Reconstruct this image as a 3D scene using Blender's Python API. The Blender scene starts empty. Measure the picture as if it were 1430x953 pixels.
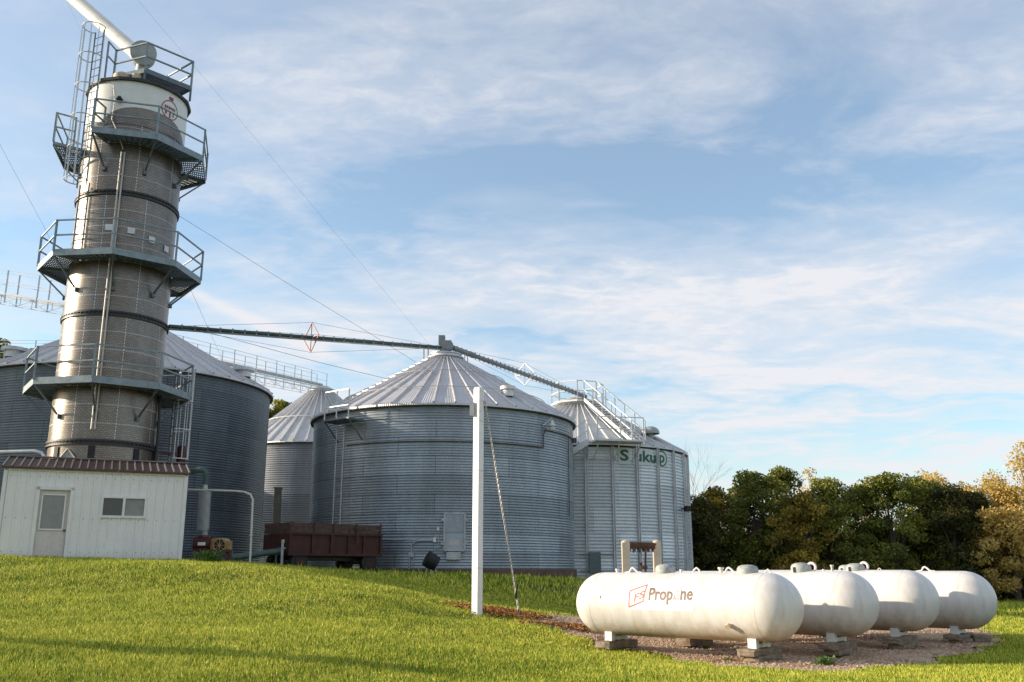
import bpy, math, random
import numpy as np
from mathutils import Matrix, Vector, Euler
random.seed(7); rng = np.random.default_rng(7)
R = math.radians
PI = math.pi
scene = bpy.context.scene
COL = scene.collection
W_IMG, H_IMG, F = 1430.0, 953.0, 1295.0
PITCH = R(13.9); EYE = 1.3

# ---------------------------------------------------------------- camera, sky, sun, exposure
cam_d = bpy.data.cameras.new('camera'); cam = bpy.data.objects.new('camera', cam_d); COL.objects.link(cam)
cam.location = (0, 0, EYE); cam.rotation_euler = (PI / 2 + PITCH, 0, 0)
cam_d.sensor_width = 36; cam_d.lens = F / W_IMG * 36; cam_d.clip_end = 6000; cam_d.clip_start = 0.1
scene.camera = cam
SUN_EL = R(15.5); SUN_AZ = R(177)           # direction TO the sun, measured from +x
sun_dir = Vector((math.cos(SUN_AZ) * math.cos(SUN_EL), math.sin(SUN_AZ) * math.cos(SUN_EL), math.sin(SUN_EL)))
ld = bpy.data.lights.new('sun', 'SUN'); ld.energy = 5.0; ld.angle = R(0.55); ld.color = (1.0, 0.85, 0.66)
sun = bpy.data.objects.new('sun', ld); COL.objects.link(sun)
sun.rotation_euler = sun_dir.to_track_quat('Z', 'Y').to_euler()
world = bpy.data.worlds.new('World'); scene.world = world; world.use_nodes = True
wn, wl = world.node_tree.nodes, world.node_tree.links
wn.clear()
wout = wn.new('ShaderNodeOutputWorld'); wbg = wn.new('ShaderNodeBackground'); wbg.inputs[1].default_value = 0.128
sky = wn.new('ShaderNodeTexSky'); sky.sky_type = 'NISHITA'; sky.sun_disc = False
sky.sun_elevation = SUN_EL; sky.sun_rotation = PI / 2 - SUN_AZ
sky.altitude = 200; sky.air_density = 1.0; sky.dust_density = 1.2; sky.ozone_density = 1.6
def wnode(t, **k):
    n = wn.new(t)
    for a, b in k.items(): setattr(n, a, b)
    return n
tc = wnode('ShaderNodeTexCoord'); sep = wnode('ShaderNodeSeparateXYZ'); wl.new(tc.outputs['Generated'], sep.inputs[0])
def wmath(op, a, b=None, c=None):
    n = wnode('ShaderNodeMath', operation=op)
    for i, v in enumerate((a, b, c)):
        if v is None: continue
        if isinstance(v, (int, float)): n.inputs[i].default_value = v
        else: wl.new(v, n.inputs[i])
    return n.outputs[0]
zc = wmath('MAXIMUM', wmath('ADD', sep.outputs[2], 0.10), 0.03)
cmb = wnode('ShaderNodeCombineXYZ')
wl.new(wmath('DIVIDE', sep.outputs[0], zc), cmb.inputs[0]); wl.new(wmath('DIVIDE', sep.outputs[1], zc), cmb.inputs[1])
def cloud(scale, rot, sx, sy, detail, rough, dist, lo, hi, loc=(0, 0, 0)):
    mp = wnode('ShaderNodeMapping'); wl.new(cmb.outputs[0], mp.inputs[0])
    mp.inputs['Rotation'].default_value = (0, 0, rot); mp.inputs['Scale'].default_value = (sx, sy, 1); mp.inputs['Location'].default_value = loc
    nz = wnode('ShaderNodeTexNoise'); wl.new(mp.outputs[0], nz.inputs[0])
    nz.inputs['Scale'].default_value = scale; nz.inputs['Detail'].default_value = detail
    nz.inputs['Roughness'].default_value = rough; nz.inputs['Distortion'].default_value = dist
    mr = wnode('ShaderNodeMapRange', interpolation_type='SMOOTHSTEP'); wl.new(nz.outputs[0], mr.inputs[0])
    mr.inputs[1].default_value = lo; mr.inputs[2].default_value = hi
    return mr.outputs[0]
c_big = cloud(0.42, R(-22), 0.9, 1.15, 5, 0.55, 0.3, 0.38, 0.64, (3.1, 1.3, 0))
c_det = cloud(1.7, R(-30), 0.8, 1.35, 9, 0.60, 0.55, 0.30, 0.76)
c_rip = cloud(10.0, R(25), 1.0, 1.4, 6, 0.6, 0.4, 0.30, 0.75, (5, 2, 0))
den = wmath('MULTIPLY', c_big, wmath('ADD', wmath('MULTIPLY', c_det, 0.75), wmath('MULTIPLY', wmath('MULTIPLY', c_rip, c_det), 0.5)))
den = wmath('ADD', den, wmath('MULTIPLY', c_det, 0.22))
hz = wnode('ShaderNodeMapRange'); wl.new(sep.outputs[2], hz.inputs[0])
hz.inputs[1].default_value = 0.0; hz.inputs[2].default_value = 0.45; hz.inputs[3].default_value = 0.42; hz.inputs[4].default_value = 0.0
# broad layout of the cloud sheets, in sky directions: a clear wedge, thin clear streaks, one old contrail
yy = wmath('MAXIMUM', sep.outputs[1], 0.05); su = wmath('DIVIDE', sep.outputs[0], yy); sv0 = wmath('DIVIDE', sep.outputs[2], yy)
wob = cloud(1.3, 0.4, 1, 1, 4, 0.55, 0.2, 0.2, 0.8, (7, 4, 0)); sv = wmath('ADD', sv0, wmath('ADD', wmath('MULTIPLY', wmath('SUBTRACT', wob, 0.5), 0.17), wmath('MULTIPLY', wmath('SUBTRACT', c_det, 0.5), 0.05)))
def bell(v0, k, u0, sig, amp, src=None, ulo=None, uhi=None):
    d = wmath('DIVIDE', wmath('SUBTRACT', src or sv, wmath('ADD', wmath('MULTIPLY', wmath('SUBTRACT', su, u0), k), v0)), sig)
    g_ = wmath('MULTIPLY', wmath('EXPONENT', wmath('MULTIPLY', wmath('MULTIPLY', d, d), -1.0)), amp)
    for lim, sgn in ((ulo, 1), (uhi, -1)):
        if lim is not None: g_ = wmath('MULTIPLY', g_, wmath('MULTIPLY', wmath('ADD', wmath('TANH', wmath('MULTIPLY', wmath('SUBTRACT', su, lim), 14.0 * sgn)), 1.0), 0.5))
    return g_
lay = wmath('ADD', bell(0.43, 0.17, 0.0, 0.060, -0.18), bell(0.68, 0.10, 0.0, 0.11, 0.05))
lay = wmath('ADD', lay, wmath('ADD', bell(0.275, -0.03, 0.1, 0.05, 0.13), bell(0.185, -0.02, 0.2, 0.014, -0.22)))
lay = wmath('ADD', lay, wmath('ADD', bell(0.155, 0.0, 0.3, 0.010, 0.16), bell(0.10, 0.02, 0.3, 0.022, -0.16)))
lay = wmath('ADD', lay, bell(0.36, 0.1, -0.3, 0.05, -0.12))
lay = wmath('ADD', lay, bell(0.311, -0.465, -0.375, 0.008, 0.45, sv0, -0.42, -0.17))
den = wmath('ADD', wmath('ADD', wmath('MULTIPLY', den, 0.62), 0.30), wmath('ADD', wmath('MULTIPLY', hz.outputs[0], 0.5), lay))
den = wmath('ADD', den, wmath('MULTIPLY', wmath('SUBTRACT', wmath('MULTIPLY', c_rip, c_det), 0.25), 0.30))
den = wmath('MAXIMUM', wmath('MINIMUM', den, 0.95), 0.16)
mixc = wnode('ShaderNodeMix', data_type='RGBA'); wl.new(den, mixc.inputs[0])
tint = wnode('ShaderNodeMix', data_type='RGBA', blend_type='MULTIPLY'); tint.inputs[0].default_value = 1.0
wl.new(sky.outputs[0], tint.inputs[6]); tint.inputs[7].default_value = (1.16, 1.34, 1.36, 1)
wl.new(tint.outputs[2], mixc.inputs[6]); mixc.inputs[7].default_value = (4.75, 4.75, 4.95, 1)
wl.new(mixc.outputs[2], wbg.inputs[0]); wl.new(wbg.outputs[0], wout.inputs[0])
scene.view_settings.view_transform = 'Standard'; scene.view_settings.look = 'None'
scene.view_settings.exposure = 0.52; scene.view_settings.gamma = 1
scene.render.resolution_x = 1024; scene.render.resolution_y = 682

# ---------------------------------------------------------------- photograph geometry: a sight line cut at forward distance Y
def at(px, py, Y):
    u = (px - 715) / F; v = (476.5 - py) / F
    dy = math.cos(PITCH) - math.sin(PITCH) * v; dz = math.sin(PITCH) + math.cos(PITCH) * v
    return Vector((u / dy * Y, Y, EYE + dz / dy * Y))
def zat(py, Y): return at(715, py, Y).z

# ---------------------------------------------------------------- materials
MATS = {}
def new_mat(name):
    m = bpy.data.materials.new(name); m.use_nodes = True; MATS[name] = m
    nt = m.node_tree; b = nt.nodes['Principled BSDF']
    return m, nt, b
def mth(nt, op, a, b=None):
    n = nt.nodes.new('ShaderNodeMath'); n.operation = op
    for i, v in enumerate((a, b)):
        if v is None: continue
        if isinstance(v, (int, float)): n.inputs[i].default_value = v
        else: nt.links.new(v, n.inputs[i])
    return n.outputs[0]
def coords(nt, scale=(1, 1, 1), kind='Object'):
    t = nt.nodes.new('ShaderNodeTexCoord'); m = nt.nodes.new('ShaderNodeMapping'); nt.links.new(t.outputs[kind], m.inputs[0])
    m.inputs['Scale'].default_value = scale; return m.outputs[0]
def noise(nt, vec, scale, detail=4, rough=0.55, dist=0.0):
    n = nt.nodes.new('ShaderNodeTexNoise'); nt.links.new(vec, n.inputs[0]); n.inputs['Scale'].default_value = scale
    n.inputs['Detail'].default_value = detail; n.inputs['Roughness'].default_value = rough; n.inputs['Distortion'].default_value = dist
    return n.outputs[0]
def ramp(nt, fac, stops):
    r = nt.nodes.new('ShaderNodeValToRGB'); nt.links.new(fac, r.inputs[0])
    el = r.color_ramp.elements
    while len(el) < len(stops): el.new(0.5)
    for e, (p, c) in zip(el, stops): e.position = p; e.color = (*c, 1) if len(c) == 3 else c
    return r.outputs[0]
def mixrgb(nt, fac, a, b, mode='MIX'):
    n = nt.nodes.new('ShaderNodeMix'); n.data_type = 'RGBA'; n.blend_type = mode
    for i, v in ((0, fac), (6, a), (7, b)):
        if isinstance(v, (int, float)): n.inputs[i].default_value = v
        elif isinstance(v, tuple): n.inputs[i].default_value = (*v, 1) if len(v) == 3 else v
        else: nt.links.new(v, n.inputs[i])
    return n.outputs[2]
def bump(nt, b, h, strength=0.3, dist=0.02):
    n = nt.nodes.new('ShaderNodeBump'); n.inputs['Strength'].default_value = strength; n.inputs['Distance'].default_value = dist
    nt.links.new(h, n.inputs['Height']); nt.links.new(n.outputs[0], b.inputs['Normal'])
def plain(name, col, rough=0.6, metal=0.0, var=0.25, scale=6.0, dirt=None, bmp=0.0):
    m, nt, b = new_mat(name)
    v = coords(nt); n1 = noise(nt, v, scale, 5, 0.6)
    dark = tuple(c * (1 - var) for c in col); lite = tuple(min(1, c * (1 + var * 0.6)) for c in col)
    c = ramp(nt, n1, [(0.3, dark), (0.7, lite)])
    if dirt:
        n2 = noise(nt, v, scale * 2.7, 6, 0.7, 0.4)
        f = ramp(nt, n2, [(0.56, (0, 0, 0)), (0.72, (1, 1, 1))]); c = mixrgb(nt, f, c, dirt)
    nt.links.new(c, b.inputs['Base Color']); b.inputs['Roughness'].default_value = rough; b.inputs['Metallic'].default_value = metal
    if bmp: bump(nt, b, n1, bmp)
    return m
plain('galvanised', (0.42, 0.44, 0.46), 0.5, 0.55, 0.25, 4)
plain('galvanised_light', (0.62, 0.63, 0.64), 0.5, 0.3, 0.15, 4)
plain('rail_steel', (0.13, 0.16, 0.175), 0.5, 0.4, 0.2, 5)
plain('deck_steel', (0.23, 0.28, 0.30), 0.5, 0.35, 0.25, 5)
plain('dark_steel', (0.035, 0.035, 0.035), 0.5, 0.3, 0.3, 5, (0.08, 0.045, 0.02))
plain('black', (0.012, 0.012, 0.013), 0.7, 0, 0.2)
plain('white_paint', (0.74, 0.73, 0.70), 0.45, 0, 0.08, 3)
plain('white_pipe', (0.72, 0.68, 0.61), 0.45, 0, 0.12, 2)
plain('pole_white', (0.76, 0.74, 0.72), 0.4, 0, 0.05, 3, (0.55, 0.50, 0.45))
plain('drum_grey', (0.36, 0.37, 0.36), 0.55, 0.2, 0.15, 3)
plain('rusty_red', (0.055, 0.013, 0.010), 0.75, 0.0, 0.5, 3, (0.06, 0.022, 0.015), 0.3)
plain('old_board', (0.09, 0.05, 0.04), 0.85, 0, 0.5, 7, (0.08, 0.05, 0.04), 0.3)
plain('machine_red', (0.065, 0.008, 0.012), 0.4, 0.0, 0.3, 5)
plain('machine_yellow', (0.34, 0.23, 0.09), 0.5, 0, 0.25, 8)
plain('green_pipe', (0.045, 0.085, 0.075), 0.55, 0, 0.3, 4)
plain('motor_grey', (0.25, 0.26, 0.27), 0.5, 0.3, 0.2)
plain('tan_paint', (0.56, 0.46, 0.34), 0.6, 0, 0.15, 5)
plain('rust', (0.11, 0.055, 0.03), 0.85, 0.0, 0.5, 12, (0.05, 0.03, 0.02), 0.4)
plain('brick_base', (0.13, 0.075, 0.055), 0.9, 0, 0.35, 2.5, (0.08, 0.05, 0.04), 0.3)
plain('post_wood', (0.10, 0.09, 0.065), 0.85, 0, 0.35, 5, None, 0.3)
plain('concrete_block', (0.25, 0.195, 0.14), 0.95, 0, 0.4, 9, (0.15, 0.10, 0.07), 0.6)
plain('sign_green', (0.01, 0.10, 0.05), 0.5, 0, 0.15, 6)
plain('sign_white', (0.60, 0.63, 0.63), 0.5, 0, 0.06, 3)
plain('decal_white', (0.82, 0.82, 0.81), 0.35, 0, 0.02, 3)
plain('decal_red', (0.62, 0.10, 0.06), 0.5, 0, 0.05)
plain('decal_brown', (0.20, 0.13, 0.10), 0.5, 0, 0.1)
plain('decal_orange', (0.55, 0.17, 0.10), 0.5, 0, 0.1)
plain('badge_red', (0.25, 0.04, 0.04), 0.5, 0, 0.2)
plain('brace_red', (0.35, 0.05, 0.06), 0.5, 0, 0.2)
plain('cable', (0.10, 0.10, 0.11), 0.6, 0.3, 0.1)
plain('cable_light', (0.55, 0.52, 0.48), 0.6, 0.2, 0.3, 30)
plain('lug_pink', (0.72, 0.64, 0.62), 0.5, 0, 0.1)
plain('valve_hood', (0.38, 0.40, 0.38), 0.7, 0.1, 0.35, 14, (0.60, 0.60, 0.57), 0.4)
plain('weed_green', (0.09, 0.17, 0.03), 0.7, 0, 0.4, 12)
plain('bark', (0.09, 0.07, 0.05), 0.9, 0, 0.4, 6, None, 0.5)
plain('bark_pale', (0.24, 0.20, 0.16), 0.9, 0, 0.3, 6, None, 0.4)

def bin_wall(name, col, row, width, Rb, rough=0.42, metal=0.75, seam=0.35, stain=(0.5, 0.5)):
    """corrugated sheets: staggered panel joints drawn in the cylinder's own coordinates"""
    m, nt, b = new_mat(name)
    t = nt.nodes.new('ShaderNodeTexCoord'); s = nt.nodes.new('ShaderNodeSeparateXYZ'); nt.links.new(t.outputs['Object'], s.inputs[0])
    ang = mth(nt, 'MULTIPLY', mth(nt, 'ARCTAN2', s.outputs[1], s.outputs[0]), Rb)
    cb = nt.nodes.new('ShaderNodeCombineXYZ'); nt.links.new(ang, cb.inputs[0]); nt.links.new(s.outputs[2], cb.inputs[1])
    br = nt.nodes.new('ShaderNodeTexBrick'); nt.links.new(cb.outputs[0], br.inputs[0])
    br.inputs['Scale'].default_value = 1; br.inputs['Brick Width'].default_value = width; br.inputs['Row Height'].default_value = row
    br.inputs['Mortar Size'].default_value = 0.009; br.inputs['Mortar Smooth'].default_value = 0.2; br.inputs['Bias'].default_value = 0.0
    br.inputs['Color1'].default_value = (*[c * 0.80 for c in col], 1); br.inputs['Color2'].default_value = (*[c * 1.14 for c in col], 1)
    br.inputs['Mortar'].default_value = (*[c * seam for c in col], 1); br.offset = 0.5
    v = coords(nt, (1, 1, 0.25)); n1 = noise(nt, v, 1.6, 6, 0.65)
    c = mixrgb(nt, 1.0, br.outputs[0], ramp(nt, n1, [(0.3, (stain[0],) * 3), (0.7, (1, 1, 1))]), 'MULTIPLY')
    n2 = noise(nt, coords(nt), 9, 5, 0.7)
    c = mixrgb(nt, 1.0, c, ramp(nt, n2, [(0.3, (0.8, 0.82, 0.85)), (0.7, (1.05, 1.03, 1))]), 'MULTIPLY')
    nt.links.new(c, b.inputs['Base Color']); b.inputs['Roughness'].default_value = rough; b.inputs['Metallic'].default_value = metal
    return m
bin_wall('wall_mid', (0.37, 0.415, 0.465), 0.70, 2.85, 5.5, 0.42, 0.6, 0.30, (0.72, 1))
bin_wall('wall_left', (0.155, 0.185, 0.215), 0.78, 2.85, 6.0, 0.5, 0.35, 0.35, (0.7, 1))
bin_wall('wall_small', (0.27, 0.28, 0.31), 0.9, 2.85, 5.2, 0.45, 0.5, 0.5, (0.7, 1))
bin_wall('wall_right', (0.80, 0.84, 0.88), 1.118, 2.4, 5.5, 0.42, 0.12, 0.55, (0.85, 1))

def roof_mat(name, col, rough=0.4, metal=0.5):
    m, nt, b = new_mat(name)
    v = coords(nt); n = noise(nt, v, 1.3, 6, 0.65); n2 = noise(nt, v, 14, 4, 0.6)
    c = mixrgb(nt, 1.0, ramp(nt, n, [(0.3, tuple(x * 0.82 for x in col)), (0.7, col)]), ramp(nt, n2, [(0.3, (0.88, 0.88, 0.9)), (0.7, (1.04, 1.03, 1))]), 'MULTIPLY')
    nt.links.new(c, b.inputs['Base Color']); b.inputs['Roughness'].default_value = rough; b.inputs['Metallic'].default_value = metal
    t = nt.nodes.new('ShaderNodeTexCoord'); s = nt.nodes.new('ShaderNodeSeparateXYZ'); nt.links.new(t.outputs['Object'], s.inputs[0])
    a = mth(nt, 'ARCTAN2', s.outputs[1], s.outputs[0]); w = mth(nt, 'SINE', mth(nt, 'MULTIPLY', a, 44 * 9)); bump(nt, b, w, 0.5, 0.012)
    return m
roof_mat('roof_metal', (0.66, 0.64, 0.65), 0.42, 0.3); roof_mat('roof_light', (0.66, 0.66, 0.66), 0.45, 0.4)

def perforated():
    m, nt, b = new_mat('perforated_steel')
    t = nt.nodes.new('ShaderNodeTexCoord'); s = nt.nodes.new('ShaderNodeSeparateXYZ'); nt.links.new(t.outputs['Object'], s.inputs[0])
    ang = mth(nt, 'MULTIPLY', mth(nt, 'ARCTAN2', s.outputs[1], s.outputs[0]), 1.65)
    cb = nt.nodes.new('ShaderNodeCombineXYZ'); nt.links.new(ang, cb.inputs[0]); nt.links.new(s.outputs[2], cb.inputs[1])
    br = nt.nodes.new('ShaderNodeTexBrick'); nt.links.new(cb.outputs[0], br.inputs[0]); br.inputs['Scale'].default_value = 1
    br.inputs['Brick Width'].default_value = 0.13; br.inputs['Row Height'].default_value = 0.06; br.inputs['Mortar Size'].default_value = 0.012
    br.inputs['Color1'].default_value = (0.205, 0.18, 0.155, 1); br.inputs['Color2'].default_value = (0.28, 0.245, 0.215, 1); br.inputs['Mortar'].default_value = (0.14, 0.12, 0.105, 1)
    n = noise(nt, coords(nt, (1, 1, 0.3)), 1.4, 6, 0.65)
    c = mixrgb(nt, 1.0, br.outputs[0], ramp(nt, n, [(0.3, (0.75, 0.73, 0.70)), (0.7, (1.05, 1.05, 1.05))]), 'MULTIPLY')
    nt.links.new(c, b.inputs['Base Color']); b.inputs['Roughness'].default_value = 0.34; b.inputs['Metallic'].default_value = 0.72
perforated()
def siding():
    m, nt, b = new_mat('white_siding')
    v = coords(nt); n = noise(nt, v, 1.2, 5, 0.6); n2 = noise(nt, v, 16, 5, 0.7)
    s = nt.nodes.new('ShaderNodeSeparateXYZ'); t = nt.nodes.new('ShaderNodeTexCoord'); nt.links.new(t.outputs['Object'], s.inputs[0])
    c = mixrgb(nt, 1.0, ramp(nt, n, [(0.3, (0.76, 0.74, 0.72)), (0.7, (0.84, 0.82, 0.80))]), ramp(nt, n2, [(0.3, (0.93, 0.92, 0.9)), (0.65, (1, 1, 1))]), 'MULTIPLY')
    g = ramp(nt, mth(nt, 'ADD', mth(nt, 'MULTIPLY', n2, 0.5), s.outputs[2]), [(0.25, (0.74, 0.68, 0.58)), (0.6, (1, 1, 1))])
    c = mixrgb(nt, 1.0, c, g, 'MULTIPLY')
    nt.links.new(c, b.inputs['Base Color']); b.inputs['Roughness'].default_value = 0.5
siding()
plain('door_paint', (0.62, 0.56, 0.53), 0.5, 0, 0.12, 4, (0.42, 0.36, 0.31))
plain('brown_roof', (0.085, 0.042, 0.03), 0.6, 0.1, 0.4, 5, (0.22, 0.17, 0.13))
plain('roof_rib', (0.22, 0.18, 0.16), 0.5, 0.1, 0.3, 8)
def glassy(name, col, rough=0.1):
    m, nt, b = new_mat(name); n = noise(nt, coords(nt), 5, 4)
    nt.links.new(ramp(nt, n, [(0.3, tuple(c * 0.8 for c in col)), (0.7, col)]), b.inputs['Base Color']); b.inputs['Roughness'].default_value = rough
    b.inputs['Specular IOR Level'].default_value = 0.7
glassy('glass_pale', (0.24, 0.245, 0.235), 0.25); glassy('glass_dark', (0.03, 0.032, 0.035), 0.12); glassy('lamp_glass', (0.6, 0.6, 0.58), 0.2)
def tank_paint():
    m, nt, b = new_mat('tank_paint')
    t = nt.nodes.new('ShaderNodeTexCoord'); v = coords(nt)
    s = nt.nodes.new('ShaderNodeSeparateXYZ'); nt.links.new(t.outputs['Object'], s.inputs[0])
    n = noise(nt, v, 0.9, 5, 0.6); n2 = noise(nt, v, 9, 8, 0.75, 0.6); n3 = noise(nt, coords(nt, (1, 1, 0.5)), 5, 6, 0.7)
    c = ramp(nt, n, [(0.3, (0.67, 0.64, 0.62)), (0.7, (0.75, 0.72, 0.70))])
    # grime gathers low on the shell and along its belly
    low = mth(nt, 'ADD', s.outputs[2], mth(nt, 'MULTIPLY', n3, 0.5))
    c = mixrgb(nt, ramp(nt, low, [(0.22, (1, 1, 1)), (0.52, (0, 0, 0))]), c, (0.55, 0.44, 0.30))
    chips = mth(nt, 'GREATER_THAN', n2, mth(nt, 'ADD', 0.635, mth(nt, 'MULTIPLY', s.outputs[2], 0.13)))
    c = mixrgb(nt, mth(nt, 'MULTIPLY', chips, 0.8), c, (0.26, 0.17, 0.11))
    st = noise(nt, coords(nt, (7, 7, 0.5)), 1.0, 5, 0.6)
    c = mixrgb(nt, 1.0, c, ramp(nt, st, [(0.38, (0.88, 0.86, 0.83)), (0.6, (1, 1, 1))]), 'MULTIPLY')
    nt.links.new(c, b.inputs['Base Color']); b.inputs['Roughness'].default_value = 0.42; bump(nt, b, n3, 0.08, 0.05)
tank_paint()
def foliage(name, c1, c2, c3, trans=0.25):
    m, nt, b = new_mat(name)
    at_ = nt.nodes.new('ShaderNodeAttribute'); at_.attribute_name = 'tint'
    n = noise(nt, coords(nt), 0.9, 3)
    f = mth(nt, 'ADD', mth(nt, 'MULTIPLY', at_.outputs['Fac'], 0.6), mth(nt, 'MULTIPLY', n, 0.4))
    c = ramp(nt, f, [(0.2, c1), (0.5, c2), (0.8, c3)])
    nt.links.new(c, b.inputs['Base Color']); b.inputs['Roughness'].default_value = 0.65; b.inputs['Specular IOR Level'].default_value = 0.25
    tr = nt.nodes.new('ShaderNodeBsdfTranslucent'); nt.links.new(c, tr.inputs[0])
    mx = nt.nodes.new('ShaderNodeMixShader'); mx.inputs[0].default_value = trans
    nt.links.new(b.outputs[0], mx.inputs[1]); nt.links.new(tr.outputs[0], mx.inputs[2])
    nt.links.new(mx.outputs[0], nt.nodes['Material Output'].inputs[0])
    return m
foliage('leaf_green', (0.04, 0.062, 0.012), (0.15, 0.17, 0.03), (0.46, 0.42, 0.08), 0.3)
foliage('leaf_olive', (0.07, 0.06, 0.012), (0.26, 0.20, 0.035), (0.60, 0.42, 0.07), 0.3)
foliage('leaf_gold', (0.32, 0.22, 0.05), (0.64, 0.46, 0.13), (0.85, 0.66, 0.28), 0.35)
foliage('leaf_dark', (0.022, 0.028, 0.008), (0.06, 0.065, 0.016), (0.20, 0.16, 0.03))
foliage('leaf_litter', (0.18, 0.06, 0.015), (0.42, 0.17, 0.045), (0.60, 0.33, 0.12), 0.1)
def grass_mat(name, ground):
    m, nt, b = new_mat(name)
    v = coords(nt); big = noise(nt, coords(nt, (0.7, 1.5, 1)), 0.30, 5, 0.65, 0.6); mid = noise(nt, v, 2.2, 6, 0.7); fine = noise(nt, v, 30, 3)
    if ground: f = mth(nt, 'ADD', mth(nt, 'MULTIPLY', big, 0.4), mth(nt, 'ADD', mth(nt, 'MULTIPLY', mid, 0.4), mth(nt, 'MULTIPLY', fine, 0.2)))
    else:
        a = nt.nodes.new('ShaderNodeAttribute'); a.attribute_name = 'tint'
        f = mth(nt, 'ADD', mth(nt, 'MULTIPLY', big, 0.28), mth(nt, 'ADD', mth(nt, 'MULTIPLY', mid, 0.30), mth(nt, 'MULTIPLY', a.outputs['Fac'], 0.42)))
    k = 0.25 if ground else 1.0
    c = ramp(nt, f, [(0.36, (0.10 * k, 0.20 * k, 0.010 * k)), (0.50, (0.37 * k, 0.40 * k, 0.035 * k)), (0.64, (0.78 * k, 0.72 * k, 0.13 * k))])
    nt.links.new(c, b.inputs['Base Color']); b.inputs['Roughness'].default_value = 0.55; b.inputs['Specular IOR Level'].default_value = 0.15
    if ground: bump(nt, b, fine, 0.6, 0.05)
    else:
        tr = nt.nodes.new('ShaderNodeBsdfTranslucent'); nt.links.new(c, tr.inputs[0])
        mx = nt.nodes.new('ShaderNodeMixShader'); mx.inputs[0].default_value = 0.14
        nt.links.new(b.outputs[0], mx.inputs[1]); nt.links.new(tr.outputs[0], mx.inputs[2]); nt.links.new(mx.outputs[0], nt.nodes['Material Output'].inputs[0])
grass_mat('grass_blade', False); grass_mat('lawn', True)
def gravel_mat():
    m, nt, b = new_mat('gravel')
    v = coords(nt); vo = nt.nodes.new('ShaderNodeTexVoronoi'); nt.links.new(v, vo.inputs[0]); vo.inputs['Scale'].default_value = 26
    big = noise(nt, v, 0.9, 5, 0.6, 0.5)
    c = mixrgb(nt, 0.5, ramp(nt, big, [(0.36, (0.22, 0.10, 0.045)), (0.54, (0.38, 0.24, 0.14)), (0.76, (0.56, 0.42, 0.30))]), vo.outputs['Color'], 'SOFT_LIGHT')
    nt.links.new(c, b.inputs['Base Color']); b.inputs['Roughness'].default_value = 0.95; bump(nt, b, vo.outputs['Distance'], 0.8, 0.03)
gravel_mat()
plain('pebble', (0.50, 0.36, 0.25), 0.9, 0, 0.5, 14, (0.30, 0.16, 0.08))

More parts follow.
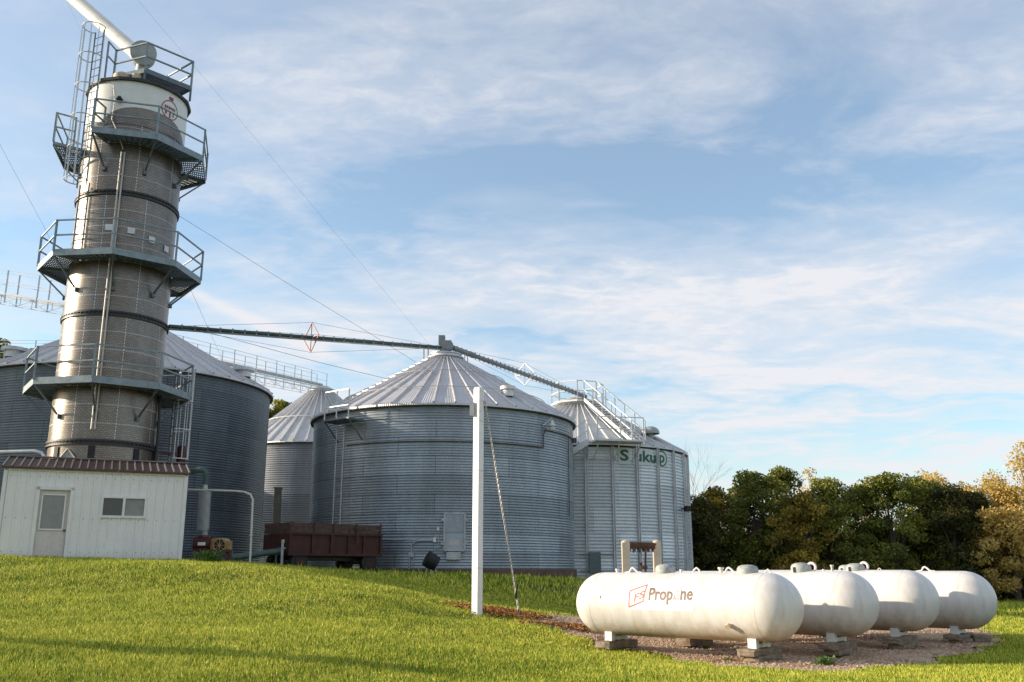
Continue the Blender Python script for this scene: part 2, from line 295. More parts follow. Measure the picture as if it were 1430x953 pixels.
# ---------------------------------------------------------------- mesh builder
WM = {}
class MB:
    def __init__(s): s.v = []; s.f = []; s.m = []; s.cur = 0
    def add(s, vs, fs):
        k = len(s.v); s.v += [tuple(v) for v in vs]; s.f += [tuple(i + k for i in f) for f in fs]; s.m += [s.cur] * len(fs); return s
    def box(s, c, size, rot=None):
        hx, hy, hz = [a / 2 for a in size]
        vs = [Vector((x, y, z)) for x in (-hx, hx) for y in (-hy, hy) for z in (-hz, hz)]
        if rot is not None:
            M = Matrix.Rotation(rot, 3, 'Z') if isinstance(rot, (int, float)) else rot
            vs = [M @ v for v in vs]
        c = Vector(c); vs = [v + c for v in vs]
        return s.add(vs, [(0, 1, 3, 2), (4, 6, 7, 5), (0, 4, 5, 1), (2, 3, 7, 6), (0, 2, 6, 4), (1, 5, 7, 3)])
    def beam(s, a, b, w, h=None, up=(0, 0, 1)):
        """rectangular bar from a to b"""
        a, b = Vector(a), Vector(b); h = h or w; d = (b - a); L = d.length
        if L < 1e-5: return s
        d.normalize(); u = Vector(up)
        if abs(d.dot(u)) > 0.98: u = Vector((0, 1, 0))
        x = d.cross(u).normalized(); z = x.cross(d)
        vs = [p + x * sx * w / 2 + z * sz * h / 2 for p in (a, b) for sx in (-1, 1) for sz in (-1, 1)]
        return s.add(vs, [(0, 1, 3, 2), (4, 6, 7, 5), (0, 4, 5, 1), (2, 3, 7, 6), (0, 2, 6, 4), (1, 5, 7, 3)])
    def cyl(s, a, b, r, n=12, r2=None, caps=True):
        a, b = Vector(a), Vector(b); d = (b - a)
        if d.length < 1e-6: return s
        d.normalize(); r2 = r if r2 is None else r2
        u = Vector((0, 0, 1)) if abs(d.z) < 0.95 else Vector((1, 0, 0))
        x = d.cross(u).normalized(); y = d.cross(x)
        vs = [a + (x * math.cos(t) + y * math.sin(t)) * r for t in [2 * PI * i / n for i in range(n)]]
        vs += [b + (x * math.cos(t) + y * math.sin(t)) * r2 for t in [2 * PI * i / n for i in range(n)]]
        fs = [(i, i + n, (i + 1) % n + n, (i + 1) % n) for i in range(n)]
        if caps: fs += [tuple(range(n)), tuple(range(2 * n - 1, n - 1, -1))]
        return s.add(vs, fs)
    def tube(s, pts, r, n=8):
        pts = [Vector(p) for p in pts]; vs = []; fs = []; prev = None
        for i, p in enumerate(pts):
            d = (pts[min(i + 1, len(pts) - 1)] - pts[max(i - 1, 0)]).normalized()
            if prev is None:
                u = Vector((0, 0, 1)) if abs(d.z) < 0.9 else Vector((1, 0, 0)); x = d.cross(u).normalized()
            else: x = (prev - d * prev.dot(d)).normalized()
            prev = x; y = d.cross(x); rr = r[i] if isinstance(r, (list, tuple)) else r
            vs += [p + (x * math.cos(2 * PI * k / n) + y * math.sin(2 * PI * k / n)) * rr for k in range(n)]
        for i in range(len(pts) - 1):
            for k in range(n): fs.append((i * n + k, i * n + (k + 1) % n, (i + 1) * n + (k + 1) % n, (i + 1) * n + k))
        fs += [tuple(range(n - 1, -1, -1)), tuple(range((len(pts) - 1) * n, len(pts) * n))]
        return s.add(vs, fs)
    def lathe(s, prof, c, n=48, a0=0.0, a1=2 * PI):
        cx, cy, cz = c; full = abs(a1 - a0 - 2 * PI) < 1e-6; m = n if full else n + 1
        vs = []
        for (r, z) in prof:
            for i in range(m):
                t = a0 + (a1 - a0) * i / n; vs.append((cx + r * math.cos(t), cy + r * math.sin(t), cz + z))
        fs = []
        for j in range(len(prof) - 1):
            for i in range(n if full else n):
                k = (i + 1) % m if full else i + 1
                fs.append((j * m + i, j * m + k, (j + 1) * m + k, (j + 1) * m + i))
        return s.add(vs, fs)
    def ring(s, c, r, t, n=48, a0=0.0, a1=2 * PI, tn=6):
        pts = [(c[0] + r * math.cos(a0 + (a1 - a0) * i / n), c[1] + r * math.sin(a0 + (a1 - a0) * i / n), c[2]) for i in range(n + 1)]
        return s.tube(pts, t, tn)
    def build(s, name, mat, parent=None, loc=None, smooth=False, uv=None):
        me = bpy.data.meshes.new(name)
        if parent is not None: M = WM[parent]
        else: M = Matrix.Translation(loc if loc is not None else (0, 0, 0))
        inv = M.inverted(); vs = [tuple(inv @ Vector(v)) for v in s.v]
        me.from_pydata(vs, [], s.f); me.update()
        mats = mat if isinstance(mat, (list, tuple)) else [mat]
        for m_ in mats: me.materials.append(MATS[m_])
        if len(mats) > 1: me.polygons.foreach_set('material_index', s.m)
        if smooth:
            me.polygons.foreach_set('use_smooth', [True] * len(me.polygons))
            if smooth != 'all' : me.set_sharp_from_angle(angle=R(42))
        o = bpy.data.objects.new(name, me); COL.objects.link(o)
        if parent is not None: o.parent = parent
        else: o.matrix_world = M
        WM[o] = M
        return o
def tag(o, label=None, cat=None, group=None, kind=None):
    if label: o['label'] = label
    if cat: o['category'] = cat
    if group: o['group'] = group
    if kind: o['kind'] = kind
    return o
def empty(name, loc, label, cat, group=None, rz=0.0):
    o = bpy.data.objects.new(name, None); COL.objects.link(o); o.empty_display_size = 0.2
    M = Matrix.Translation(Vector(loc)) @ Matrix.Rotation(rz, 4, 'Z'); o.matrix_world = M; WM[o] = M
    return tag(o, label, cat, group)
def copy_thing(root, loc, rz=None, label=None):
    c = root.copy(); COL.objects.link(c); c.location = loc
    if rz is not None: c.rotation_euler = (0, 0, rz)
    if label: c['label'] = label
    for ch in list(root.children):
        d = ch.copy(); COL.objects.link(d); d.parent = c
        for g in list(ch.children):
            e = g.copy(); COL.objects.link(e); e.parent = d
    return c
def fast_mesh(name, V, Fc, mat, loc=(0, 0, 0), tint=None, parent=None, smooth=False):
    """numpy verts (n,3), faces (m,k) all with k corners"""
    me = bpy.data.meshes.new(name); n, k = len(V), Fc.shape[1]; m = len(Fc)
    M = WM[parent] if parent is not None else Matrix.Translation(loc)
    off = np.array(M.translation); V = V - off
    me.vertices.add(n); me.vertices.foreach_set('co', V.astype(np.float32).ravel())
    me.loops.add(m * k); me.loops.foreach_set('vertex_index', Fc.astype(np.int32).ravel())
    me.polygons.add(m); me.polygons.foreach_set('loop_start', (np.arange(m) * k).astype(np.int32)); me.polygons.foreach_set('loop_total', np.full(m, k, np.int32))
    me.update(calc_edges=True)
    if tint is not None:
        a = me.attributes.new('tint', 'FLOAT', 'FACE'); a.data.foreach_set('value', tint.astype(np.float32))
    if smooth: me.polygons.foreach_set('use_smooth', np.ones(m, bool))
    me.materials.append(MATS[mat]); o = bpy.data.objects.new(name, me); COL.objects.link(o)
    if parent is not None: o.parent = parent
    else: o.matrix_world = M
    WM[o] = M
    return o

# ---------------------------------------------------------------- terrain: thin plate through surveyed points
ctl = [(0, 953, 9.5), (0, 915, 11), (0, 860, 15), (0, 820, 19), (0, 790, 22.3), (300, 953, 10.3), (300, 928, 11.3), (300, 865, 15.5), (300, 820, 20), (262, 789, 22.5),
       (600, 953, 11), (600, 938, 11.7), (600, 895, 14.8), (600, 866, 18.0), (480, 830, 19.5), (440, 801, 24.0), (430, 900, 13), (520, 815, 24.5), (560, 807, 30),
       (665, 870, 19.3), (700, 846, 24), (700, 812, 31), (620, 803, 35), (740, 876, 18.5), (745, 838, 28.0), (760, 808, 36), (800, 850, 28.0), (820, 815, 42),
       (715, 953, 11.6), (1000, 953, 11.6), (1300, 953, 11.6), (1420, 945, 11.9)]
pts = [tuple(at(*c)) for c in ctl]
pts += [(-22, 22.0, 1.6), (-13, 23.2, 1.60), (-9, 24.5, 1.53), (-13, 28, 1.58), (-20, 30, 1.6), (-14, 36, 1.5), (-24, 45, 1.4), (-11, 31, 1.5), (-9, 34, 1.35), (-6, 36, 1.22),
        (-20, 12, 0.9), (-20, 6, 0.4), (-8, 6, 0.1), (0, 5, -0.15), (8, 5, -0.2), (16, 8, -0.15), (1, 14, 0.03), (1.5, 16.5, 0.0), (3, 14, -0.05), (3, 18, 0.0), (6, 13, -0.03), (6, 16, -0.04), (6, 20, 0.0), (9, 15, -0.03),
        (9, 19, 0), (12, 17, -0.02), (16, 25, -0.12), (10, 26, 0.1), (22, 38, -0.22), (16, 52, -0.28), (28, 52, -0.33), (36, 40, -0.3), (3, 42, 0.75), (3, 48, 0.75), (8, 48, 0.5), (-3, 40, 1.15), (-8, 50, 1.2), (-14, 62, 1.2), (2, 60, 0.6), (20, 14, -0.1)]
pts = np.array(pts)
def tps_fit(P, lam=0.02):
    n = len(P); d = np.hypot(P[:, None, 0] - P[None, :, 0], P[:, None, 1] - P[None, :, 1]); K = np.where(d > 0, d * d * np.log(d + 1e-9), 0) + lam * np.eye(n)
    A = np.zeros((n + 3, n + 3)); A[:n, :n] = K; A[:n, n] = 1; A[:n, n + 1:] = P[:, :2]; A[n:, :n] = A[:n, n:].T
    return np.linalg.solve(A, np.concatenate([P[:, 2], np.zeros(3)]))
TW = tps_fit(pts)
_nx = rng.uniform(0, 6.28, 12)
def ground_z(x, y):
    x = np.asarray(x, float); y = np.asarray(y, float); sh = x.shape; x = x.ravel(); y = y.ravel(); out = np.zeros(len(x))
    xc = np.clip(x, -26, 38); yc = np.clip(y, 3, 62)
    for i in range(0, len(x), 40000):
        a, b = xc[i:i + 40000], yc[i:i + 40000]; d = np.hypot(a[:, None] - pts[None, :, 0], b[:, None] - pts[None, :, 1])
        out[i:i + 40000] = (d * d * np.log(d + 1e-9)) @ TW[:len(pts)] + TW[len(pts)] + TW[len(pts) + 1] * a + TW[len(pts) + 2] * b
    w = np.clip((np.hypot(x - xc, y - yc)) / 60, 0, 1); w = w * w * (3 - 2 * w); out = out * (1 - w) + (-0.6) * w
    lump = 0.018 * (np.sin(x * 1.9 + _nx[0] + np.sin(y * .8)) * np.sin(y * 1.6 + _nx[1]) + 0.7 * np.sin(x * 4.1 + _nx[2] + y) * np.sin(y * 3.7 + _nx[3]))
    return (out + lump).reshape(sh)
def gz(x, y): return float(ground_z(np.array([x]), np.array([y]))[0])
def on_ground(px, py, guess=14.0):
    """where the sight line through a pixel meets the ground"""
    Y = 6.0; last = None
    while Y < 70:
        p = at(px, py, Y)
        if p.z <= gz(p.x, p.y): return p
        Y += 0.1
    return at(px, py, guess)
gx = np.unique(np.concatenate([np.arange(-30, 42, 0.4), np.geomspace(42, 1500, 22), -np.geomspace(30, 1500, 24)]))
gy = np.unique(np.concatenate([np.arange(4, 64, 0.4), np.geomspace(64, 2500, 24), 4 - np.geomspace(0.5, 600, 16)]))
GX, GY = np.meshgrid(gx, gy); GZ = ground_z(GX, GY)
V = np.stack([GX.ravel(), GY.ravel(), GZ.ravel()], 1); nx_, ny_ = len(gx), len(gy)
ii, jj = np.meshgrid(np.arange(nx_ - 1), np.arange(ny_ - 1)); a = (jj * nx_ + ii).ravel()
tag(fast_mesh('ground', V, np.stack([a, a + 1, a + 1 + nx_, a + nx_], 1), 'lawn', smooth=True), kind='structure')

# gravel bed under the tanks
gp_img = [(735, 866), (765, 878), (800, 889), (840, 902), (880, 911), (940, 922), (1000, 931), (1060, 937), (1130, 940), (1200, 938), (1270, 932), (1335, 920), (1370, 910), (1395, 900),
          (1392, 888), (1365, 880), (1300, 872), (1150, 868), (960, 864), (860, 862), (800, 862), (765, 861)]
gpoly = np.array([[on_ground(*q).x, on_ground(*q).y] for q in gp_img])
def inside(px_, py_, poly):
    c = np.zeros(px_.shape, bool); n = len(poly)
    for i in range(n):
        x1, y1 = poly[i]; x2, y2 = poly[i - 1]
        cond = ((y1 > py_) != (y2 > py_)) & (px_ < (x2 - x1) * (py_ - y1) / (y2 - y1 + 1e-12) + x1); c ^= cond
    return c
bx = np.arange(gpoly[:, 0].min() - .3, gpoly[:, 0].max() + .3, 0.08); by = np.arange(gpoly[:, 1].min() - .3, gpoly[:, 1].max() + .3, 0.08)
BX, BY = np.meshgrid(bx, by)
jx = BX + 0.16 * np.sin(BY * 5 + np.sin(BX * 3)) + .05 * np.sin(BY * 17 + BX * 11); jy = BY + 0.10 * np.sin(BX * 4.3 + 1) + .05 * np.sin(BX * 15 + BY * 9)
inn = inside(jx, jy, gpoly); ny2, nx2 = BX.shape
cell = inn[:-1, :-1] & inn[1:, :-1] & inn[:-1, 1:] & inn[1:, 1:]
jj, ii = np.nonzero(cell); a = jj * nx2 + ii; Fg = np.stack([a, a + 1, a + 1 + nx2, a + nx2], 1)
used, invx = np.unique(Fg, return_inverse=True); Vg = np.stack([BX.ravel(), BY.ravel(), (ground_z(BX, BY) + 0.022).ravel()], 1)[used]
tag(fast_mesh('gravel_path', Vg, invx.reshape(Fg.shape), 'gravel', smooth=True), kind='structure')
def in_gravel(x, y): return inside(x + 0.16 * np.sin(y * 5 + np.sin(x * 3)) + .05 * np.sin(y * 17 + x * 11), y + 0.10 * np.sin(x * 4.3 + 1) + .05 * np.sin(x * 15 + y * 9), gpoly)
# loose pebbles
n = 26000; sx = rng.uniform(bx[0], bx[-1], n); sy = rng.uniform(by[0], by[-1], n); k = in_gravel(sx, sy); sx, sy = sx[k], sy[k]; n = len(sx)
s_ = rng.uniform(0.008, 0.030, n); th = rng.uniform(0, 6.28, n); zz = ground_z(sx, sy) + 0.022
cv = np.array([(1, 0, 0), (0, 1, 0), (-1, 0, 0), (0, -1, 0), (0.1, 0.1, 0.95)], float)
c_, sn = np.cos(th), np.sin(th)
Vp = np.stack([sx[:, None] + s_[:, None] * (cv[None, :, 0] * c_[:, None] * 1.3 - cv[None, :, 1] * sn[:, None]), sy[:, None] + s_[:, None] * (cv[None, :, 0] * sn[:, None] * 1.3 + cv[None, :, 1] * c_[:, None]), zz[:, None] + s_[:, None] * cv[None, :, 2]], 2).reshape(-1, 3)
fb = np.array([(0, 1, 4), (1, 2, 4), (2, 3, 4), (3, 0, 4)]); Fp = (fb[None] + (np.arange(n) * 5)[:, None, None]).reshape(-1, 3)
tag(fast_mesh('gravel_stones', Vp, Fp, 'pebble'), 'loose pale stones scattered over the bed beneath the white tanks', 'gravel', kind='stuff')

# grass
def blades(n, Y0, Y1, xr, hmul=1.0, wmul=1.0, power=1.0, seed=1):
    g = np.random.default_rng(seed); u = g.uniform(0, 1, n); Y = Y0 * (Y1 / Y0) ** (u ** power); X = g.uniform(-1, 1, n) * (xr * Y + 0.6)
    k = ~in_gravel(X, Y); X, Y = X[k], Y[k]; n = len(X); Z = ground_z(X, Y)
    patch = 0.5 + 0.5 * np.sin(X * 1.7 + 2 * np.sin(Y * 1.1)) * np.sin(Y * 2.3 + np.sin(X * 2.9))
    h = (0.045 + 0.035 * g.uniform(0, 1, n) ** 2 + 0.035 * patch * g.uniform(0, 1, n) + 0.06 * (g.uniform(0, 1, n) > 0.985)) * hmul * (0.8 + Y / 40); w = (0.0035 + 0.00042 * Y) * wmul * g.uniform(0.7, 1.3, n)
    t = g.uniform(0, 2 * PI, n); lx, ly = g.normal(0, 0.30, n) * h, g.normal(0, 0.30, n) * h; cx, sx_ = np.cos(t) * w, np.sin(t) * w
    V = np.empty((n, 3, 3)); V[:, 0] = np.stack([X - cx, Y - sx_, Z - 0.01], 1); V[:, 1] = np.stack([X + cx, Y + sx_, Z - 0.01], 1); V[:, 2] = np.stack([X + lx, Y + ly, Z + h], 1)
    return V.reshape(-1, 3), g.uniform(0, 1, n)
V1, t1 = blades(800000, 8.6, 30, 0.60, 0.60, 0.66, seed=1); V2, t2 = blades(90000, 28, 60, 0.62, 1.3, 1.4, seed=2)
V = np.concatenate([V1, V2]); tt = np.concatenate([t1, t2])
tag(fast_mesh('grass', V, np.arange(len(V)).reshape(-1, 3), 'grass_blade', tint=tt), 'short bright green lawn grass covering the mound and the flat', 'grass', kind='stuff')

# ---------------------------------------------------------------- grain bins
def corr_profile(Rb, z0, z1, pitch, amp):
    n = int(round((z1 - z0) / pitch)); pr = []
    for i in range(n * 4 + 1):
        pr.append((Rb + amp * math.sin(i * PI / 2 + 0.4), z0 + (z1 - z0) * i / (n * 4)))
    return pr
def make_bin(name, c, Rb, z0, z1, zpeak, label, wall, roofm, ribs, pitch, amp, group='corrugated steel grain bins', collar=0.55, seg=144, rib_w=0.07, rib_h=0.07, base=True, eave_over=0.14):
    cx, cy = c; root = empty(name, (cx, cy, z0), label, 'grain bin', group)
    MB().lathe(corr_profile(Rb, z0 + 0.06, z1, pitch, amp), (cx, cy, 0), seg).build('wall', wall, root, smooth='all')
    if base: MB().lathe([(Rb + 0.10, z0 - 0.6), (Rb + 0.10, z0 + 0.12), (Rb - 0.1, z0 + 0.14)], (cx, cy, 0), 96).build('foundation', 'brick_base', root, smooth=True)
    slope = (zpeak - z1) / (Rb - collar)
    rf = MB(); ro = Rb + eave_over
    rf.lathe([(ro, z1 - eave_over * slope + 0.03), (collar, zpeak + 0.03)], (cx, cy, 0), ribs * 3)
    rf.lathe([(ro, z1 - eave_over * slope - 0.05), (ro, z1 - eave_over * slope + 0.03)], (cx, cy, 0), ribs * 3)
    rf.lathe([(Rb - 0.3, z1 - 0.05), (ro, z1 - eave_over * slope - 0.05)], (cx, cy, 0), 72)
    rf.build('roof', [roofm], root)
    rb = MB()
    for i in range(ribs):
        t = 2 * PI * i / ribs; d = Vector((math.cos(t), math.sin(t), 0)); s = Vector((-d.y, d.x, 0)); nrm = Vector((d.x * slope, d.y * slope, 1)).normalized()
        p0 = Vector((cx, cy, 0)) + d * (ro + .01) + Vector((0, 0, z1 - eave_over * slope + 0.03)); p1 = Vector((cx, cy, 0)) + d * collar + Vector((0, 0, zpeak + 0.03))
        wv, w2 = rib_w * 0.62, rib_w * 0.35
        vs = []
        for p, q in ((p0, 1.0), (p1, 0.8)):
            vs += [p - s * wv * q, p - s * w2 * q * .6 + nrm * rib_h, p + s * w2 * q * .6 + nrm * rib_h, p + s * wv * q]
        rb.add(vs, [(0, 1, 5, 4), (1, 2, 6, 5), (2, 3, 7, 6), (0, 3, 2, 1), (4, 5, 6, 7)])
    tag(rb.build('roof_ribs', roofm, root), kind='stuff')
    MB().lathe([(Rb + 0.03, z1 - 0.16), (ro + 0.015, z1 - eave_over * slope - 0.085), (ro + 0.02, z1 - eave_over * slope - 0.045)], (cx, cy, 0), 96).build('eave_trim', 'dark_steel', root, smooth=True)
    return root, slope
def pol(c, r, th, z, base):   # th measured from the side facing the camera, positive to the right in the picture
    a0 = math.atan2(-c[1], -c[0]) + R(th); return Vector((c[0] + r * math.cos(a0), c[1] + r * math.sin(a0), z))
def tang(c, th):
    a0 = math.atan2(-c[1], -c[0]) + R(th); return Vector((-math.sin(a0), math.cos(a0), 0))
def outw(c, th):
    a0 = math.atan2(-c[1], -c[0]) + R(th); return Vector((math.cos(a0), math.sin(a0), 0))

# --- middle bin
CM = (-2.91, 39.70); RM = 5.5; ZM0, ZM1 = 1.22, 7.42; ZMP = 10.25
midbin, slM = make_bin('grain_bin', CM, RM, ZM0, ZM1, ZMP, 'wide corrugated grain bin directly behind the tall white pole', 'wall_mid', 'roof_metal', 44, 0.10, 0.0135, collar=0.62)
def roofz(sl, z1, Rb, r): return z1 + (Rb - r) * sl
cc = MB(); cc.lathe([(0.70, 10.12), (0.72, 10.30), (0.80, 10.32), (0.80, 10.36), (0.66, 10.37), (0.64, 10.46), (0.70, 10.48), (0.70, 10.52), (0.3, 10.56), (0, 10.56)], (CM[0], CM[1], 0), 32)
cc.build('peak_collar', 'galvanised_light', midbin, smooth=True)
hoop = MB()
for rr in (4.35, 2.6):
    zz = roofz(slM, ZM1, RM, rr) + 0.17; hoop.ring((CM[0], CM[1], zz), rr, 0.016, 60)
    for i in range(0, 44, 2):
        t = 2 * PI * i / 44; hoop.cyl((CM[0] + rr * math.cos(t), CM[1] + rr * math.sin(t), zz - 0.14), (CM[0] + rr * math.cos(t), CM[1] + rr * math.sin(t), zz), 0.012, 5)
hoop.build('roof_hoop', 'cable_light', midbin)
# roof ladders made of rungs on the left part of the cone
def roof_ladder(th, c, Rb, z1, sl, r0, r1, parent, mat='galvanised_light', w=0.4):
    m = MB(); t = tang(c, th)
    for s in (-1, 1):
        m.beam(pol(c, r0, th, roofz(sl, z1, Rb, r0) + 0.12, 0) + t * s * w / 2, pol(c, r1, th, roofz(sl, z1, Rb, r1) + 0.12, 0) + t * s * w / 2, 0.04, 0.05)
    r = r0
    while r > r1:
        p = pol(c, r, th, roofz(sl, z1, Rb, r) + 0.13, 0); m.beam(p - t * w / 2, p + t * w / 2, 0.07, 0.04); r -= 0.33
    m.build('roof_ladder', mat, parent)
roof_ladder(-52, CM, RM, ZM1, slM, 5.4, 0.8, midbin)
roof_ladder(-70, CM, RM, ZM1, slM, 5.2, 0.9, midbin, 'galvanised_light', 0.3)
# wall ladder with landing
def wall_ladder(c, th, r, z0, z1, parent, mat='galvanised', w=0.42, name='ladder', step=0.3, t_=0.035):
    m = MB(); t = tang(c, th)
    for s in (-1, 1): m.beam(pol(c, r, th, z0, 0) + t * s * w / 2, pol(c, r, th, z1, 0) + t * s * w / 2, t_, t_)
    z = z0 + 0.2
    while z < z1: m.cyl(pol(c, r, th, z, 0) - t * w / 2, pol(c, r, th, z, 0) + t * w / 2, 0.016, 5); z += step
    return m.build(name, mat, parent)
wall_ladder(CM, -44, RM + 0.22, ZM0 + 0.9, ZM1 - 0.35, midbin, 'galvanised')
lm = MB(); tL = tang(CM, -41); oL = outw(CM, -41)
for s in (-0.55, 0.75): lm.beam(pol(CM, RM + 0.05, -41, ZM1 - 0.62, 0) + tL * s, pol(CM, RM + 0.85, -41, ZM1 - 0.62, 0) + tL * s, 0.05, 0.08)
lm.beam(pol(CM, RM + 0.45, -41, ZM1 - 0.6, 0) - tL * .6, pol(CM, RM + 0.45, -41, ZM1 - 0.6, 0) + tL * .8, 0.8, 0.05)
for s in (-0.55, 0.75): lm.beam(pol(CM, RM + 0.8, -41, ZM1 - 0.64, 0) + tL * s, pol(CM, RM + 0.04, -41, ZM1 - 1.35, 0) + tL * s, 0.04, 0.04)
lp = lm.build('landing', 'rail_steel', midbin)
rl = MB()
for s in (-0.55, 0.1, 0.75): rl.beam(pol(CM, RM + 0.82, -41, ZM1 - 0.62, 0) + tL * s, pol(CM, RM + 0.82, -41, ZM1 + 0.5, 0) + tL * s, 0.04, 0.04)
for h in (-0.1, 0.5): rl.beam(pol(CM, RM + 0.82, -41, ZM1 + h, 0) - tL * .55, pol(CM, RM + 0.82, -41, ZM1 + h, 0) + tL * .75, 0.035, 0.035)
rl.build('handrail', 'galvanised_light', lp)
# conduit round the wall, eave lamp
zc_ = zat(617, 34.3)
cm_ = MB(); a0 = math.atan2(-CM[1], -CM[0]); cm_.ring((CM[0], CM[1], zc_), RM + 0.045, 0.022, 60, a0 + R(-42), a0 + R(44))
cm_.tube([pol(CM, RM + .045, 44, zc_, 0), pol(CM, RM + .045, 44.2, zc_ + .5, 0), pol(CM, RM + .09, 45, ZM1 - 0.75, 0)], 0.022)
cm_.ring((CM[0], CM[1], ZM1 - 0.78), RM + 0.045, 0.02, 30, a0 + R(45), a0 + R(78)); cm_.box(pol(CM, RM + .08, 78, ZM1 - .8, 0), (0.2, 0.2, 0.2))
cm_.tube([pol(CM, RM + .045, 66, ZM1 - .8, 0), pol(CM, RM + .045, 66, ZM0 + 2.2, 0)], 0.018)
cm_.build('conduit', 'cable', midbin)
lt = MB(); pL = pol(CM, RM + 0.25, 47, ZM1 - 0.62, 0); lt.tube([pol(CM, RM + .04, 44, ZM1 - .62, 0), pL + Vector((0, 0, 0.32)), pL + Vector((0, 0, 0.2))], 0.025)
lt.lathe([(0.05, 0.24), (0.07, 0.12), (0.16, 0.02), (0.15, -0.02)], pL, 16); lj = lt.build('wall_lamp', 'galvanised_light', midbin, smooth=True)
MB().lathe([(0.10, 0.0), (0.12, -0.08), (0.09, -0.18), (0, -0.2)], pL, 16).build('lamp_glass', 'lamp_glass', lj, smooth=True)
# hatch door, louvre and boxes
def wall_panel(c, Rb, px0, px1, py0, py1, name, mat, parent, depth=0.08, base=None):
    """flat panel standing on the curved wall, placed by its bearings"""
    bear = lambda px: math.degrees(math.asin(max(-1, min(1, ((px - 617) / 182.0)))))
    th = (bear(px0) + bear(px1)) / 2; o, t = outw(c, th), tang(c, th); Yf = pol(c, Rb, th, 0, 0).y
    z1_, z0_ = zat(py0, Yf), zat(py1, Yf); w = Rb * (math.sin(R(bear(px1))) - math.sin(R(bear(px0)))) / max(0.3, math.cos(R(th)))
    ctr = pol(c, Rb + depth / 2 + 0.01, th, (z0_ + z1_) / 2, 0); M = Matrix((t, o, Vector((0, 0, 1)))).transposed()
    m = MB(); m.box(ctr, (w, depth, z1_ - z0_), M)
    return m.build(name, mat, parent), ctr, t, o, w, z1_ - z0_
hd, hc, ht, ho, hw, hh = wall_panel(CM, RM, 618.5, 643, 717.5, 769, 'hatch_door', 'wall_mid', midbin, 0.10)
fm = MB()
for s in (-1, 1): fm.beam(hc + ht * s * hw / 2 - Vector((0, 0, hh / 2)), hc + ht * s * hw / 2 + Vector((0, 0, hh / 2)), 0.06, 0.16, ho)
for s in (-1, 1): fm.beam(hc - ht * hw / 2 + Vector((0, 0, s * hh / 2)), hc + ht * hw / 2 + Vector((0, 0, s * hh / 2)), 0.16, 0.05)
for s in (-1, 1):
    for q in (-0.32, 0.32): fm.box(hc + ht * s * (hw / 2 + .05) + Vector((0, 0, q * hh)) + ho * .05, (0.12, 0.08, 0.09))
fm.build('hatch_frame', 'galvanised', hd)
st = MB(); st.box(hc + ho * .056 - Vector((0, 0, hh * 0.29)), (hw * 0.52, 0.006, hh * 0.14), Matrix((ht, ho, Vector((0, 0, 1)))).transposed()); st.build('worn_sticker', 'cable_light', hd)
lv, lc, ltt, lo, lw, lh = wall_panel(CM, RM, 621.5, 638.5, 771.5, 782, 'louvre', 'galvanised', midbin, 0.12)
lq = MB()
for i in range(4): lq.beam(lc + lo * .07 - ltt * lw / 2 + Vector((0, 0, (i - 1.5) * lh / 4)), lc + lo * .07 + ltt * lw / 2 + Vector((0, 0, (i - 1.5) * lh / 4)), 0.03, 0.02)
lq.build('louvre_slat', 'galvanised_light', lv)
wall_panel(CM, RM, 606, 609.5, 751, 757.5, 'switch_box', 'white_paint', midbin, 0.10)
wall_panel(CM, RM, 578, 583.5, 772, 778, 'junction_box', 'galvanised', midbin, 0.12)
wall_panel(CM, RM, 610, 613, 737, 741, 'small_switch', 'galvanised_light', midbin, 0.06)
def wpt(px, py, dr=0.05):
    th = math.degrees(math.asin((px - 617) / 182.0)); q = pol(CM, RM + dr, th, 0, 0); q.z = zat(py, q.y); return q
cd = MB(); cd.tube([wpt(606, 755), wpt(595, 755), wpt(586, 756), wpt(581, 761), wpt(580, 772)], 0.028); cd.tube([wpt(579, 777), wpt(578, 800)], 0.03); cd.tube([wpt(583, 777), wpt(583, 792)], 0.02)
cd.tube([wpt(612, 740), wpt(612, 766), wpt(609, 768)], 0.02); cd.tube([wpt(530, 753), wpt(560, 754), wpt(606, 754)], 0.02); cd.build('wall_conduit', 'galvanised', midbin)
# roof vents of the middle bin
def box_vent(c, Rb, z1, sl, th, r, parent, mat='white_paint', w=0.5):
    p = pol(c, r, th, roofz(sl, z1, Rb, r), 0); m = MB(); m.lathe([(w * .42, 0), (w * .42, 0.26), (w * .62, 0.27), (w * .62, 0.40), (0.0, 0.46)], p, 14); m.build('roof_vent', mat, parent, smooth=True)
box_vent(CM, RM, ZM1, slM, 33, 4.55, midbin); box_vent(CM, RM, ZM1, slM, 150, 3.0, midbin)
# --- left bin, behind the dryer
CL = (-16.83, 40.10); RL = 6.0; ZL0, ZL1 = 1.25, 9.0; ZLP = 12.15
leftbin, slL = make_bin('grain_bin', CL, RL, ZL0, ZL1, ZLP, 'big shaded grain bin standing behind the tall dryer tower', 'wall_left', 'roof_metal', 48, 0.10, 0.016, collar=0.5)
box_vent(CL, RL, ZL1, slL, 58, 5.3, leftbin, 'galvanised_light', 0.75); box_vent(CL, RL, ZL1, slL, -62, 5.0, leftbin, 'galvanised_light', 0.75)
MB().lathe([(0.55, 12.0), (0.57, 12.2), (0.66, 12.22), (0.6, 12.3), (0, 12.34)], (CL[0], CL[1], 0), 24).build('peak_collar', 'galvanised_light', leftbin, smooth=True)
make_bin('grain_bin', (-34.2, 38.8), 6.0, 1.4, 12.2, 15.4, 'unseen grain bin added past the left picture edge, shading the bin behind the dryer', 'wall_left', 'roof_metal', 48, 0.0775, 0.012)  # bin outside the view, added and heightened to shade left bin and lawn
